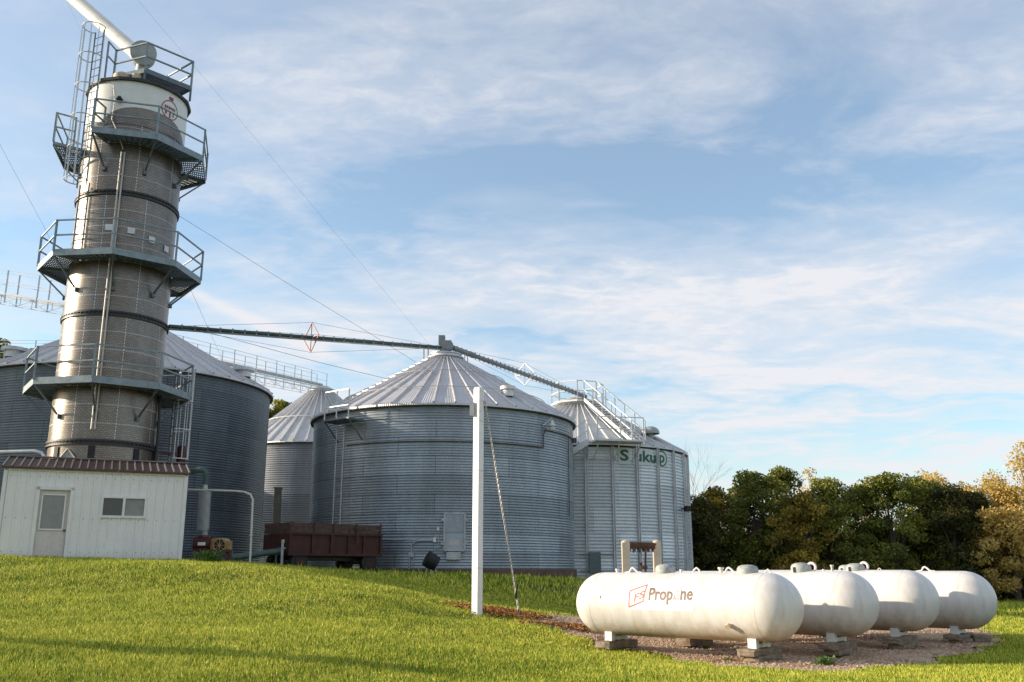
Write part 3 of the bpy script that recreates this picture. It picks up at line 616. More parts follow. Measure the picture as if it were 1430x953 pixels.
make_bin('grain_bin', (-27.5, 60.5), 5.5, 1.2, 8.0, 11.0, 'unseen grain bin added behind the big shaded bin to shade the farthest bin', 'wall_small', 'roof_light', 42, 0.13, 0.02)  # hidden bin put in so its shadow covers the farthest bin's wall
# --- small pale-roofed bin between them
CS = (-12.75, 61.0); RS = 5.25; ZS0 = 1.2; ZS1 = zat(614, 61 - 5.2); ZSP = zat(549, 61.0)
smallbin, slS = make_bin('grain_bin', CS, RS, ZS0, ZS1, ZSP, 'farthest grain bin, half hidden between left and middle bins', 'wall_small', 'roof_light', 42, 0.13, 0.02, collar=0.75, rib_w=0.09, rib_h=0.1)
MB().lathe([(0.80, ZSP - 0.05), (0.82, ZSP + 0.16), (0.92, ZSP + 0.18), (0.5, ZSP + 0.42), (0, ZSP + 0.44)], (CS[0], CS[1], 0), 24).build('peak_collar', 'galvanised_light', smallbin, smooth=True)
hs = MB(); hs.ring((CS[0], CS[1], roofz(slS, ZS1, RS, 3.4) + .18), 3.4, 0.03, 48); hs.build('roof_hoop', 'white_paint', smallbin)
# --- right bin with outside stiffeners
CR = (3.45, 48.18); RR = 5.5; ZR0, ZR1 = 0.72, 7.0; ZRP = 9.62
rightbin, slR = make_bin('grain_bin', CR, RR, ZR0, ZR1, ZRP, 'bright newer grain bin at the right with outside stiffeners, roof stairs and green lettering', 'wall_right', 'roof_light', 46, 0.15, 0.030, collar=0.95, base=True, eave_over=0.06, rib_w=0.08)
for i in range(28):
    th = 360 * i / 28 + 3.5; q = MB(); o, t = outw(CR, th), tang(CR, th)
    for s in (-1, 1): q.beam(pol(CR, RR + 0.075, th, ZR0 + .02, 0) + t * s * 0.05, pol(CR, RR + 0.075, th, ZR1 - 0.03, 0) + t * s * .05, 0.025, 0.09, o)
    q.beam(pol(CR, RR + 0.042, th, ZR0 + .02, 0), pol(CR, RR + 0.042, th, ZR1 - 0.03, 0), 0.13, 0.02, o)
    q.build('stiffener', 'galvanised_light', rightbin)
pc = MB(); pc.lathe([(1.0, ZRP - .02), (1.02, ZRP + 0.12), (1.12, ZRP + .14), (1.0, ZRP + .2)], (CR[0], CR[1], 0), 32); pc.lathe([(0.62, ZRP + .1), (0.62, ZRP + 0.34), (0.72, ZRP + .36), (0.3, ZRP + .62), (0, ZRP + .64)], (CR[0], CR[1], 0), 24)
pc.build('peak_collar', 'galvanised_light', rightbin, smooth=True)
pd = MB(); zp = ZRP + 0.16
# ring platform with rail
pts_ = [pol(CR, 1.35, th, zp, 0) for th in range(-180, 181, 45)]
for a_, b_ in zip(pts_[:-1], pts_[1:]): pd.beam(a_, b_, 0.05, 0.1)
pd.build('peak_platform', 'white_paint', rightbin)
pr_ = MB()
for a_, b_ in zip(pts_[:-1], pts_[1:]):
    pr_.beam(a_, a_ + Vector((0, 0, 1.05)), 0.06, 0.06)
    for h in (0.52, 1.03): pr_.beam(a_ + Vector((0, 0, h)), b_ + Vector((0, 0, h)), 0.045, 0.045)
pr_.build('peak_handrail', 'white_paint', rightbin)
# roof stairs
def stairs(p0, p1, w, side, parent, mat, name, rail=1.0, nstep=14, posts=4):
    m = MB(); d = (p1 - p0)
    for s in (-1, 1): m.beam(p0 + side * s * w / 2, p1 + side * s * w / 2, 0.05, 0.16)
    for i in range(nstep):
        c = p0.lerp(p1, (i + .5) / nstep); m.beam(c - side * w / 2, c + side * w / 2, 0.2, 0.035)
    st_ = m.build(name, mat, parent); r = MB(); up = Vector((0, 0, 1))
    for s in (-1, 1):
        for i in range(posts + 1):
            c = p0.lerp(p1, i / posts) + side * s * w / 2; r.beam(c, c + up * rail, 0.05, 0.05)
        for h in (rail * .5, rail): r.beam(p0 + side * s * w / 2 + up * h, p1 + side * s * w / 2 + up * h, 0.045, 0.045)
    r.build('handrail', mat, st_); return st_
thS = 30; pA = pol(CR, RR + 0.15, thS, roofz(slR, ZR1, RR, RR + .15) + 0.22, 0); pB = pol(CR, 1.35, thS, ZRP + 0.18, 0)
stairs(pA, pB, 0.75, tang(CR, thS), rightbin, 'white_paint', 'roof_stairs', 1.0, 16, 5)
pf = MB(); thP = 17; oP, tP = outw(CR, thP), tang(CR, thP)
plz = ZR1 + 0.02; pcn = pol(CR, RR + 0.62, thP, plz, 0); pf.box(pcn, (2.3, 1.0, 0.09), Matrix((tP, oP, Vector((0, 0, 1)))).transposed())
for s in (-1.0, 0, 1.0): pf.beam(pcn + tP * s + oP * .45, pcn + tP * s - oP * .5 - Vector((0, 0, .8)), 0.05, 0.05)
pfo = pf.build('eave_platform', 'white_paint', rightbin); pr2 = MB()
for s in (-1.1, 0, 1.1): pr2.beam(pcn + tP * s + oP * .48, pcn + tP * s + oP * .48 + Vector((0, 0, 1.05)), 0.05, 0.05)
for h in (0.5, 1.05): pr2.beam(pcn - tP * 1.1 + oP * .48 + Vector((0, 0, h)), pcn + tP * 1.1 + oP * .48 + Vector((0, 0, h)), 0.04, 0.04)
pr2.build('platform_rail', 'white_paint', pfo)
# wall stair spiralling down to the left
m = MB(); rr2 = MB(); N = 22; prev = None
for i in range(N + 1):
    th = 4 - 46 * i / N; z = ZR1 - 0.05 - 3.3 * i / N; a_, b_ = pol(CR, RR + 0.25, th, z, 0), pol(CR, RR + 1.0, th, z, 0)
    if prev:
        m.beam(prev[1], b_, 0.05, 0.26); m.beam(prev[0], a_, 0.05, 0.2)
        for h in (0.5, 1.0): rr2.beam(prev[1] + Vector((0, 0, h)), b_ + Vector((0, 0, h)), 0.04, 0.04)
    m.beam(a_, b_, 0.22, 0.04)
    if i % 3 == 0: rr2.beam(b_, b_ + Vector((0, 0, 1.0)), 0.05, 0.05); m.beam(b_, pol(CR, RR + .05, th, z - .7, 0), 0.045, 0.045)
    prev = (a_, b_)
ws = m.build('wall_stairs', 'galvanised_light', rightbin); rr2.build('handrail', 'white_paint', ws)
# dome vent
pv = pol(CR, 4.6, 50, roofz(slR, ZR1, RR, 4.6), 0); dv = MB(); dv.lathe([(0.14, 0), (0.14, 0.3)], pv, 16)
dv.lathe([(0.44, 0.24)] + [(0.44 * math.cos(R(a_)), 0.30 + 0.32 * math.sin(R(a_))) for a_ in range(0, 91, 10)], pv, 24); dv.build('dome_vent', 'drum_grey', rightbin, smooth=True)
# control box, pipes and floodlight on the right bin
def rpanel(th, r, z, w, d, h, name, mat):
    MB().box(pol(CR, RR + r, th, z, 0), (w, d, h), Matrix((tang(CR, th), outw(CR, th), Vector((0, 0, 1)))).transposed()).build(name, mat, rightbin)
rpanel(6.5, 0.24, zat(786, 42.7), 0.52, 0.18, 0.9, 'control_box', 'rail_steel')
q = MB(); a0 = math.atan2(-CR[1], -CR[0])
for py in (774, 797): q.ring((CR[0], CR[1], zat(py, 42.6)), RR + 0.16, 0.03, 12, a0 + R(0), a0 + R(15))
q.build('box_pipe', 'galvanised', rightbin); q = MB(); q.tube([pol(CR, RR + .2, 60, zat(712, 45), 0), pol(CR, RR + .2, 60, 1.0, 0)], 0.035); q.build('conduit', 'galvanised', rightbin)
q = MB(); fl = pol(CR, RR + 0.35, 62, zat(711, 45.2), 0); q.box(fl, (0.28, 0.2, 0.26), R(35)); q.cyl(fl, fl - outw(CR, 62) * .3, 0.04, 8); q.build('floodlight', 'black', rightbin)

# lettering helper: text as a flat mesh, then wrapped
def text_mesh(body, size, offset=0.0):
    cu = bpy.data.curves.new('lettering', 'FONT'); cu.body = body; cu.size = size; cu.offset = offset; cu.resolution_u = 3
    ob = bpy.data.objects.new('lettering', cu); COL.objects.link(ob); dg = bpy.context.evaluated_depsgraph_get(); me = bpy.data.meshes.new_from_object(ob.evaluated_get(dg))
    import bmesh
    bm = bmesh.new(); bm.from_mesh(me)
    for it in range(2):
        bmesh.ops.triangulate(bm, faces=bm.faces[:]); long_e = [e for e in bm.edges if e.calc_length() > size * 0.16]
        if long_e: bmesh.ops.subdivide_edges(bm, edges=long_e, cuts=2)
    bmesh.ops.triangulate(bm, faces=bm.faces[:])
    vs = [v.co.copy() for v in bm.verts]; fs = [tuple(v.index for v in f.verts) for f in bm.faces]; bm.free()
    bpy.data.objects.remove(ob); bpy.data.curves.remove(cu); bpy.data.meshes.remove(me)
    return vs, fs
def wrap_bin(vs, c, Rb, th0, z0, sx=1.0, sz=1.0, ps=0.0):
    return [pol(c, Rb, th0 + math.degrees(v.x * sx / Rb), z0 + v.y * sz, 0) for v in vs]
zt0 = zat(646, 43.6)
band = MB()
for (ta, tb) in ((19.5, 25.5), (27.3, 38.3), (40.2, 50.5)):
    n = 10; vs = []
    for i in range(n + 1):
        for z in (zt0 - 0.16, ZR1 - 0.1): vs.append(pol(CR, RR + 0.030, ta + (tb - ta) * i / n, z, 0))
    band.add(vs, [(2 * i, 2 * i + 2, 2 * i + 3, 2 * i + 1) for i in range(n)])
bo = band.build('sign_band', 'sign_white', rightbin)
L_ = MB()
for body, th0, sx in (('S', 20.2, 1.25), ('uku', 27.8, 1.15), ('p', 43.2, 1.1)):
    vs, fs = text_mesh(body, 0.78, 0.022); L_.add(wrap_bin(vs, CR, RR + 0.036, th0, zt0 + (0.02 if body != 'p' else 0.06), sx, 0.9), fs)
# ring round the last letter
vs = []; n = 36
for i in range(n):
    t = 2 * PI * i / n
    for rr in (0.33, 0.40): vs.append(Vector((0.27 + rr * math.cos(t), 0.19 + rr * math.sin(t), 0)))
L_.add(wrap_bin(vs, CR, RR + 0.036, 42.6, zt0 + .05, 1.0, 0.95), [(2 * i, 2 * i + 1, (2 * i + 3) % (2 * n), (2 * i + 2) % (2 * n)) for i in range(n) if not 12 < i < 22])
L_.build('lettering', 'sign_green', bo)

# ---------------------------------------------------------------- dryer tower
CT = (-13.515, 30.57); RT = 1.65
tower = empty('grain_dryer', (CT[0], CT[1], 1.5), 'tall cylindrical grain dryer tower of perforated steel with ring platforms, rising behind the white shed', 'grain dryer')
def T(r, th, z): return pol(CT, r, th, z, 0)
bands = [5.22, 9.41, 13.60, 17.80]
for z0_, z1_ in ((5.22, 9.41), (9.41, 13.6), (13.6, 16.75)):
    MB().lathe([(RT, z0_ + .02), (RT, z1_ - .02)], (CT[0], CT[1], 0), 96).build('perforated_wall', 'perforated_steel', tower, smooth='all')
MB().lathe([(RT - .02, 1.5), (RT - .02, 5.2)], (CT[0], CT[1], 0), 96).build('base_wall', 'perforated_steel', tower, smooth='all')
top = MB(); top.lathe([(RT + 0.012, 16.2), (RT + 0.012, 17.75)], (CT[0], CT[1], 0), 96); top_o = top.build('white_top', 'white_paint', tower, smooth='all')
# grey screen window in the white top (an arched patch)
vs = []; n = 40
for i in range(n + 1):
    th = -42 + 112 * i / n; s = 1 - abs(2 * i / n - 1) ** 3; vs += [T(RT + 0.02, th, 16.1), T(RT + 0.02, th, 16.25 + 0.52 * s)]
MB().add(vs, [(2 * i, 2 * i + 2, 2 * i + 3, 2 * i + 1) for i in range(n)]).build('screen', 'perforated_steel', top_o, smooth='all')
MB().lathe([(RT + .03, 17.72), (RT + 0.13, 17.72), (RT + 0.13, 17.82), (0.5, 18.15), (0, 18.2)], (CT[0], CT[1], 0), 16).build('cap', 'dark_steel', tower)
for z in bands[:3]:
    b_ = MB(); b_.lathe([(RT, z - 0.09), (RT + 0.05, z - 0.09), (RT + .05, z - .03), (RT + .015, z - .03), (RT + .015, z + .03), (RT + .05, z + .03), (RT + .05, z + .09), (RT, z + .09)], (CT[0], CT[1], 0), 96)
    for i in range(72):
        t = 2 * PI * i / 72; b_.box((CT[0] + (RT + .05) * math.cos(t), CT[1] + (RT + .05) * math.sin(t), z), (0.03, 0.03, 0.05), t)
    b_.build('flange_band', 'dark_steel', tower)
# riveted joints: rivet highlights painted on as rows of short bright strips
seam = MB(); nper = 150
for sec in range(3):
    zb = bands[sec]; top_ = 4.19 if sec < 2 else 3.1
    for k in range(1, 8):
        z = zb + 4.19 * k / 7.0
        if z > zb + top_ - .1: break
        for i in range(nper):
            th = 360 * i / nper; o = outw(CT, th); t = tang(CT, th); p = T(RT + 0.006, th, z)
            seam.add([p - t * .024 - Vector((0, 0, .009)), p + t * .024 - Vector((0, 0, .009)), p + t * .024 + Vector((0, 0, .009)), p - t * .024 + Vector((0, 0, .009))], [(0, 1, 2, 3)])
    for k in range(8):
        th = -34 + 45 * k + (0, 9, -5)[sec]; t = tang(CT, th); z = zb + 0.12
        while z < zb + top_ - .1:
            p = T(RT + 0.006, th, z); seam.add([p - t * .011, p + t * .011, p + t * .011 + Vector((0, 0, .075)), p - t * .011 + Vector((0, 0, .075))], [(0, 1, 2, 3)]); z += 0.11
tag(seam.build('rivet_glints', 'galvanised_light', tower), kind='stuff')
# black uprights and arched door in the base
for th in (-54, -11, 38, 75): 
    vs = []
    for i in range(5):
        for z in (1.6, 5.1): vs.append(T(RT + 0.012, th - 3.5 + 7 * i / 4, z))
    MB().add(vs, [(2 * i, 2 * i + 2, 2 * i + 3, 2 * i + 1) for i in range(4)]).build('base_upright', 'black', tower)
pdm = MB(); vs = []
for i in range(7):
    th = -45 + 18 * i / 6; zt = 4.98 - 0.30 * abs(i - 3) / 3; vs += [T(RT + 0.02, th, 4.2), T(RT + 0.02, th, zt)]
pdm.add(vs, [(2 * i, 2 * i + 2, 2 * i + 3, 2 * i + 1) for i in range(6)]); aw = pdm.build('access_window', 'glass_pale', tower)
fr = MB(); fr.tube([T(RT + .04, -46, 4.2), T(RT + .04, -46, 4.68), T(RT + .04, -36, 5.0), T(RT + .04, -26, 4.68), T(RT + .04, -26, 4.2)], 0.028); fr.build('window_frame', 'cable_light', aw)
# small white inspection plates above the middle platform
for px in (150, 179, 207, 228):
    th = math.degrees(math.asin((px - 172) / 70.0)); p = T(RT + 0.02, th, zat(325 + max(0, (px - 172)) * .22 - 3, 29.2)); t = tang(CT, th)
    MB().box(p, (0.23, 0.03, 0.21), Matrix((t, outw(CT, th), Vector((0, 0, 1)))).transposed()).build('inspection_plate', 'galvanised_light', tower)
# platforms
def platform(z, phase, gap=None, Ro=2.62):
    """octagonal ring deck: eight trapezoid bays"""
    ths = [phase + 45 * k for k in range(8)]; deck = MB(); fas = MB(); up = Vector((0, 0, 1)); rail = MB(); brs = []; done = set(); Ri = RT + 0.04
    for k in range(8):
        a_, b_ = ths[k], ths[k] + 45
        mid = (a_ + b_) / 2; mid = (mid + 180) % 360 - 180
        if gap and abs(mid - gap) < 5: continue
        A, B = T(Ro, a_, z), T(Ro, b_, z); a2, b2 = T(Ri, a_, z), T(Ri, b_, z)
        # grating bars across the bay, round the ring
        for i in range(13):
            f = (i + .5) / 13; deck.beam(a2.lerp(A, f), b2.lerp(B, f), 0.028, 0.035)
        for i in range(9):
            f = (i + .5) / 9; deck.beam(a2.lerp(b2, f), A.lerp(B, f), 0.03, 0.03)
        fas.beam(A - up * .03, B - up * .03, 0.02, 0.22)
        for th_, P_ in ((a_, A), (b_, B)):
            if th_ % 360 not in done:
                done.add(th_ % 360); rail.beam(P_, P_ + up * 1.09, 0.055, 0.055)
                fas.beam(T(Ri, th_, z - .05), T(Ro - .02, th_, z - .05), 0.05, 0.1)
                br1 = MB(); br1.beam(T(Ro - .04, th_, z - .12), T(RT + .03, th_, z - 1.0), 0.05, 0.05); br1.box(T(RT + .03, th_, z - 1.02), (0.12, 0.12, 0.14), math.atan2(-CT[1], -CT[0]) + R(th_)); brs.append(br1)
        for h in (0.56, 1.07): rail.beam(A + up * h, B + up * h, 0.04, 0.045)
    if gap:
        for th in (gap - 22.5, gap + 22.5):
            for h in (0.56, 1.07): rail.beam(T(Ro, th, z + h), T(Ri + .3, th, z + h), 0.04, 0.045)
            rail.beam(T(Ri + .3, th, z), T(Ri + .3, th, z + 1.09), 0.05, 0.05)
    root = fas.build('platform', 'deck_steel', tower); deck.build('deck_grating', 'rail_steel', root); rail.build('handrail', 'deck_steel', root)
    for b1 in brs: b1.build('bracket', 'rail_steel', root)
platform(7.07, -11); platform(11.26, -7); platform(15.45, 14, gap=-53.5)
# caged ladder up the upper left
thL = -51; rL = RT + 0.16
def caged(parent, th, r, z0, z1, zc0, cage_r=0.38, mat='deck_steel', hoops=None, c=CT, strips=7):
    lo_ = wall_ladder(c, th, r, z0, z1, parent, 'rail_steel', 0.44)
    m = MB(); o, t = outw(c, th), tang(c, th); hz_ = []; z = zc0
    while z <= z1 + .01:
        hz_.append(z); z += hoops or 1.05
    ctr = lambda z: pol(c, r, th, z, 0) + o * 0.22
    angs = [R(-115 + 230 * k / (strips - 1)) for k in range(strips)]
    for z in hz_:
        m.tube([pol(c, r, th, z, 0) - t * .25] + [ctr(z) + (o * math.cos(a_) + t * math.sin(a_)) * cage_r for a_ in [R(-120 + 240 * k / 14) for k in range(15)]] + [pol(c, r, th, z, 0) + t * .25], 0.019, 6)
    for a_ in angs:
        q = (o * math.cos(a_) + t * math.sin(a_)) * cage_r; m.beam(ctr(hz_[0]) + q, ctr(hz_[-1]) + q, 0.021, 0.021)
    return m.build('ladder_cage', mat, lo_)
caged(tower, thL, rL + .12, 13.75, 19.6, 13.9, mat='galvanised_light', hoops=1.14)
wall_ladder(CT, thL, rL, 11.3, 13.9, tower, 'rail_steel', 0.44)
# conduits down the front
q = MB()
for dth in (-12.5, -9.3): q.tube([T(RT + 0.13, dth, 15.0), T(RT + 0.13, dth, 5.6)], 0.028, 6)
for z in (6.2, 7.8, 9.9, 12.0, 14.2): q.beam(T(RT, -11, z), T(RT + .13, -11, z), 0.14, 0.05)
q.tube([T(RT + .1, -30, 17.5), T(RT + .12, -26, 16.9), T(RT + .12, -27, 16.2), T(RT + 0.1, -22, 15.9), T(RT + 0.13, -11, 15.1)], 0.016, 5)
q.build('conduit', 'cable_light', tower)
q = MB(); q.tube([T(RT + .05, 70, 7.0), T(RT + .08, 72, 5.6), T(RT + .08, 72, 3.0)], 0.05); q.build('side_pipe', 'dark_steel', tower)
# black lifting eye and small lamp on white top
q = MB(); pE = T(RT + .12, -21, 16.95); q.ring(pE, 0.1, 0.02, 12); q.box(pE, (0.1, 0.1, 0.2)); q.build('wall_fitting', 'dark_steel', tower)
# round badge
def on_tower(u, v, th0, z0): return T(RT + 0.022, th0 + math.degrees(u / RT), z0 + v)
q = MB(); n = 40; thB, zB = 38, 17.05; vs = []
for i in range(n):
    t = 2 * PI * i / n; vs += [on_tower(.36 * math.cos(t), .36 * math.sin(t), thB, zB), on_tower(.325 * math.cos(t), .325 * math.sin(t), thB, zB)]
q.add(vs, [(2 * i, 2 * i + 1, (2 * i + 3) % (2 * n), (2 * i + 2) % (2 * n)) for i in range(n)])
def strip(u0, v0, u1, v1): q.add([on_tower(u0, v0, thB, zB), on_tower(u1, v0, thB, zB), on_tower(u1, v1, thB, zB), on_tower(u0, v1, thB, zB)], [(0, 1, 2, 3)])
for k in range(6): strip(-.24 + k * .08, .02 + .01 * (k % 2), -.185 + k * .08, .13)
strip(-.24, -.03, .24, -.005); strip(-.03, -.3, .03, -.03); strip(-.2, -.2, -.14, -.03); strip(.12, -.22, .17, -.03); strip(-.09, .38, .09, .5)
q.build('badge', 'badge_red', top_o)
# top platform with rails round the spout drum
q = MB(); up = Vector((0, 0, 1)); zT = 18.3
cor = [T(1.05, -62, zT), T(1.5, 3, zT), T(1.85, 64, zT), T(1.1, 125, zT)]
for a_, b_ in zip(cor, cor[1:] + cor[:1]): q.beam(a_, b_, 0.03, 0.18)
for k in range(16):
    f = (k + .5) / 16; q.beam(cor[0].lerp(cor[1], f), cor[3].lerp(cor[2], f), 0.04, 0.04)
for a_ in cor: q.beam(a_, Vector((a_.x, a_.y, 17.8)), 0.06, 0.06)
tp = q.build('platform', 'rail_steel', tower)
q = MB()
for a_, b_ in zip(cor[:-1], cor[1:]):
    q.beam(a_, a_ + up * 1.1, 0.06, 0.06)
    for h in (0.55, 1.08): q.beam(a_ + up * h, b_ + up * h, 0.05, 0.05)
q.beam(cor[-1], cor[-1] + up * 1.1, 0.06, 0.06); ext = T(RT - .1, -50, zT)
for h in (0.55, 1.08): q.beam(cor[0] + up * h, ext + up * h, 0.04, 0.04)
q.beam(ext - up * .3, ext + up * 1.1, 0.05, 0.05); q.build('handrail', 'deck_steel', tp)
q = MB(); q.lathe([(0.28, 0), (0.28, .22), (.2, .3), (0, .32)], T(1.1, -36, 18.0), 16); q.lathe([(0.16, 0), (0.16, .2), (0, .24)], T(1.25, -8, 17.98), 12); q.build('cap_vent', 'tan_paint', tower, smooth=True)
# caged ladder at the bottom right and the red canister beside it
caged(tower, 98, RT + 0.5, 2.0, 8.1, 5.0, mat='white_paint', hoops=1.0)
q = MB(); pr = T(RT + 0.95, 104, 0); q.lathe([(0, 4.85), (0.15, 4.85), (0.16, 4.9), (0.16, 5.45), (0.12, 5.5), (0, 5.5)], (pr.x, pr.y, 0), 20); q.tube([(pr.x, pr.y, 4.9), (pr.x, pr.y, 2.0)], 0.12)
q.beam(Vector((pr.x, pr.y, 5.2)), T(RT, 100, 5.2), 0.1, 0.1); q.build('burner_housing', 'machine_red', tower, smooth=True)

# spout: fat white pipe into a grey drum
pd0 = at(200, 77, 30.3)
spout = empty('grain_spout', pd0, 'fat white grain pipe slanting down into a grey drum on top of the dryer tower', 'pipe')
dfar = at(60, -40, 33.5)
q = MB(); q.cyl(pd0 + Vector((-.12, .3, 0)), dfar, 0.26, 24); q.build('pipe', 'white_pipe', spout, smooth=True)
q = MB(); dd = (Vector((0, 0, EYE)) - pd0); dd.z *= 0.25; dd.normalize(); q.cyl(pd0 + dd * .22, pd0 - dd * .28, 0.43, 32); q.cyl(pd0 + dd * .235, pd0 + dd * .215, 0.455, 32); q.cyl(pd0 - Vector((0, 0, 0.3)) - dd * .1, Vector((pd0.x, pd0.y, 18.05)) - dd * .1, 0.2, 16)
q.build('drum', 'drum_grey', spout, smooth=True)

# ---------------------------------------------------------------- white shed
SA = Vector((-13.17, 24.2, 0)); SB = Vector((-9.05, 26.0, 0)); sd = (SB - SA).normalized(); sn_ = Vector((-sd.y, sd.x, 0)); SW = (SB - SA).length; SD = 3.0; sz0, sz1 = 1.42, 3.90
srz = math.atan2(sd.y, sd.x)
shed = empty('shed', (SA.x, SA.y, sz0), 'small white metal sided shed with brown roof, a door and a sliding window', 'shed', rz=srz)
def S(u, d, z): return SA + sd * u + sn_ * d + Vector((0, 0, z))     # u along the front, d into the building
def siding_wall(p, q_, z0_, z1_, outn, name, holes=()):
    m = MB(); L = (q_ - p).length; e = (q_ - p).normalized(); up = Vector((0, 0, 1))
    # grid of panels leaving the openings free
    us = sorted({0, L, *[h[0] for h in holes], *[h[1] for h in holes]}); zs = sorted({z0_, z1_, *[h[2] for h in holes], *[h[3] for h in holes]})
    for a_, b_ in zip(us[:-1], us[1:]):
        for c_, d_ in zip(zs[:-1], zs[1:]):
            mu, mz = (a_ + b_) / 2, (c_ + d_) / 2
            if any(h[0] < mu < h[1] and h[2] < mz < h[3] for h in holes): continue
            m.add([p + e * a_ + up * c_, p + e * b_ + up * c_, p + e * b_ + up * d_, p + e * a_ + up * d_], [(0, 1, 2, 3)])
    u = 0.10
    while u < L:
        segs = [(z0_, z1_)]
        for h in holes:
            if h[0] - .02 < u < h[1] + .02: segs = [(z0_, h[2]), (h[3], z1_)]
        for c_, d_ in segs:
            if d_ - c_ > .03:
                for du in (0,): m.add([p + e * (u - .028) + up * c_ + outn * .001, p + e * (u - .014) + up * c_ + outn * .03, p + e * (u + .014) + up * c_ + outn * .03, p + e * (u + .028) + up * c_ + outn * .001,
                       p + e * (u - .028) + up * d_ + outn * .001, p + e * (u - .014) + up * d_ + outn * .03, p + e * (u + .014) + up * d_ + outn * .03, p + e * (u + .028) + up * d_ + outn * .001], [(0, 1, 5, 4), (1, 2, 6, 5), (2, 3, 7, 6)])
        u += 0.228
    return m.build(name, 'white_siding', shed)
def fu(px, Y0=None):   # picture column -> distance along the shed front
    best = min(range(0, 460), key=lambda i: abs(715 + F * (SA + sd * (i / 100)).x / ((SA + sd * (i / 100)).y * math.cos(PITCH) + 1.5 * math.sin(PITCH)) - px)); return best / 100
def fz(py, u): return zat(py, (SA + sd * u).y)
du0, du1 = fu(50), fu(98); dzt = fz(683, du0)
wu0, wu1 = fu(141), fu(202); wz1, wz0 = fz(694, wu0), fz(721.5, wu0)
siding_wall(S(0, 0, 0), S(SW, 0, 0), sz0, sz1, -sn_, 'wall', [(du0, du1, sz0, dzt), (wu0, wu1, wz0, wz1)])
siding_wall(S(SW, 0, 0), S(SW, SD, 0), sz0, sz1, sd, 'wall'); siding_wall(S(0, SD, 0), S(0, 0, 0), sz0, sz1, -sd, 'wall'); siding_wall(S(SW, SD, 0), S(0, SD, 0), sz0, sz1, sn_, 'wall')
q = MB()
for u in (0.02, SW - .02): q.beam(S(u, -.02, sz0), S(u, -.02, sz1), 0.09, 0.05, sn_)
q.beam(S(0, -.03, sz1 - .03), S(SW, -.03, sz1 - .03), 0.03, 0.07); q.build('corner_trim', 'white_paint', shed)
q = MB()
for z in (sz0 + .35, sz0 + 1.2, sz1 - .2):
    u = 0.15
    while u < SW:
        if not (du0 - .1 < u < du1 + .1 and z < dzt) and not (wu0 - .1 < u < wu1 + .1 and wz0 < z < wz1): q.box(S(u, -.004, z), (.016, .01, .016), srz)
        u += 0.228
tag(q.build('siding_screws', 'rust', shed), kind='stuff')
# door
q = MB(); dm = (du0 + du1) / 2; dw = du1 - du0; Mx = Matrix((sd, sn_, Vector((0, 0, 1)))).transposed()
q.box(S(dm, 0.05, (sz0 + dzt) / 2), (dw - .02, 0.05, dzt - sz0 - .02), Mx)
dh = dzt - sz0
for u in (dm - .2, dm + .2): q.box(S(u, 0.02, sz0 + dh * 0.24), (0.28, 0.02, 0.52), Mx)
door = q.build('door', 'door_paint', shed)
q = MB(); gz0, gz1 = sz0 + dh * .47, sz0 + dh * .93; gu0, gu1 = dm - dw * .36, dm + dw * .32
q.box(S((gu0 + gu1) / 2, 0.02, (gz0 + gz1) / 2), (gu1 - gu0, 0.02, gz1 - gz0), Mx); q.build('pane', 'glass_pale', door)
q = MB()
for u in (gu0, gu1): q.beam(S(u, 0.005, gz0), S(u, 0.005, gz1), 0.035, 0.03, sn_)
for z in (gz0, gz1): q.beam(S(gu0 - .017, 0.005, z), S(gu1 + .017, 0.005, z), 0.03, 0.035)
q.build('pane_frame', 'white_paint', door)
q = MB(); hp = S(du1 - .09, -.02, sz0 + dh * .46); q.cyl(hp, hp + sn_ * .06, 0.02, 8); q.lathe([(0, -.03), (.03, -.015), (.03, .015), (0, .03)], hp, 10); q.build('handle', 'rust', door, smooth=True)
q = MB()
for u in (du0, du1): q.beam(S(u, -.02, sz0), S(u, -.02, dzt + .05), 0.08, 0.10, sn_)
q.beam(S(du0 - .04, -.02, dzt + .03), S(du1 + .04, -.02, dzt + .03), 0.1, 0.09); q.build('door_frame', 'white_paint', shed)
# window
q = MB()
for u in (wu0, wu1, (wu0 + wu1) / 2): q.beam(S(u, -.01, wz0), S(u, -.01, wz1), 0.06, 0.09, sn_)
for z in (wz0, wz1): q.beam(S(wu0 - .04, -.012, z), S(wu1 + .04, -.012, z), 0.09, 0.06)
win = q.build('window', 'white_paint', shed); wm = (wu0 + wu1) / 2
q = MB(); q.box(S((wu0 + wm) / 2, .03, (wz0 + wz1) / 2), (wm - wu0, .01, wz1 - wz0), Mx); q.build('pane', 'glass_dark', win)
q = MB(); q.box(S((wu1 + wm) / 2, .02, (wz0 + wz1) / 2), (wu1 - wm, .01, wz1 - wz0), Mx); q.build('pane', 'glass_pale', win)
# roof
q = MB(); rr = MB(); up = Vector((0, 0, 1)); ez, rz_ = sz1 + .03, sz1 + 0.44; mid = SD / 2
for d0, d1 in ((-.12, mid), (SD + .12, mid)):
    q.add([S(-.08, d0, ez), S(SW + .08, d0, ez), S(SW + .08, d1, rz_), S(-.08, d1, rz_), S(-.08, d0, ez - .05), S(SW + .08, d0, ez - .05), S(SW + .08, d1, rz_ - .05), S(-.08, d1, rz_ - .05)], [(0, 1, 2, 3), (0, 4, 5, 1), (4, 7, 6, 5), (1, 5, 6, 2), (3, 7, 4, 0)])
    u = -.06
    while u < SW + .1: rr.beam(S(u, d0, ez + .012), S(u, d1, rz_ + .012), 0.035, 0.035); u += 0.20
rf = q.build('roof', 'brown_roof', shed); rr.build('roof_seam', 'roof_rib', rf)
q = MB(); q.beam(S(-.1, mid, rz_ + .03), S(SW + .1, mid, rz_ + .03), 0.2, 0.03); q.build('ridge_cap', 'roof_rib', rf)
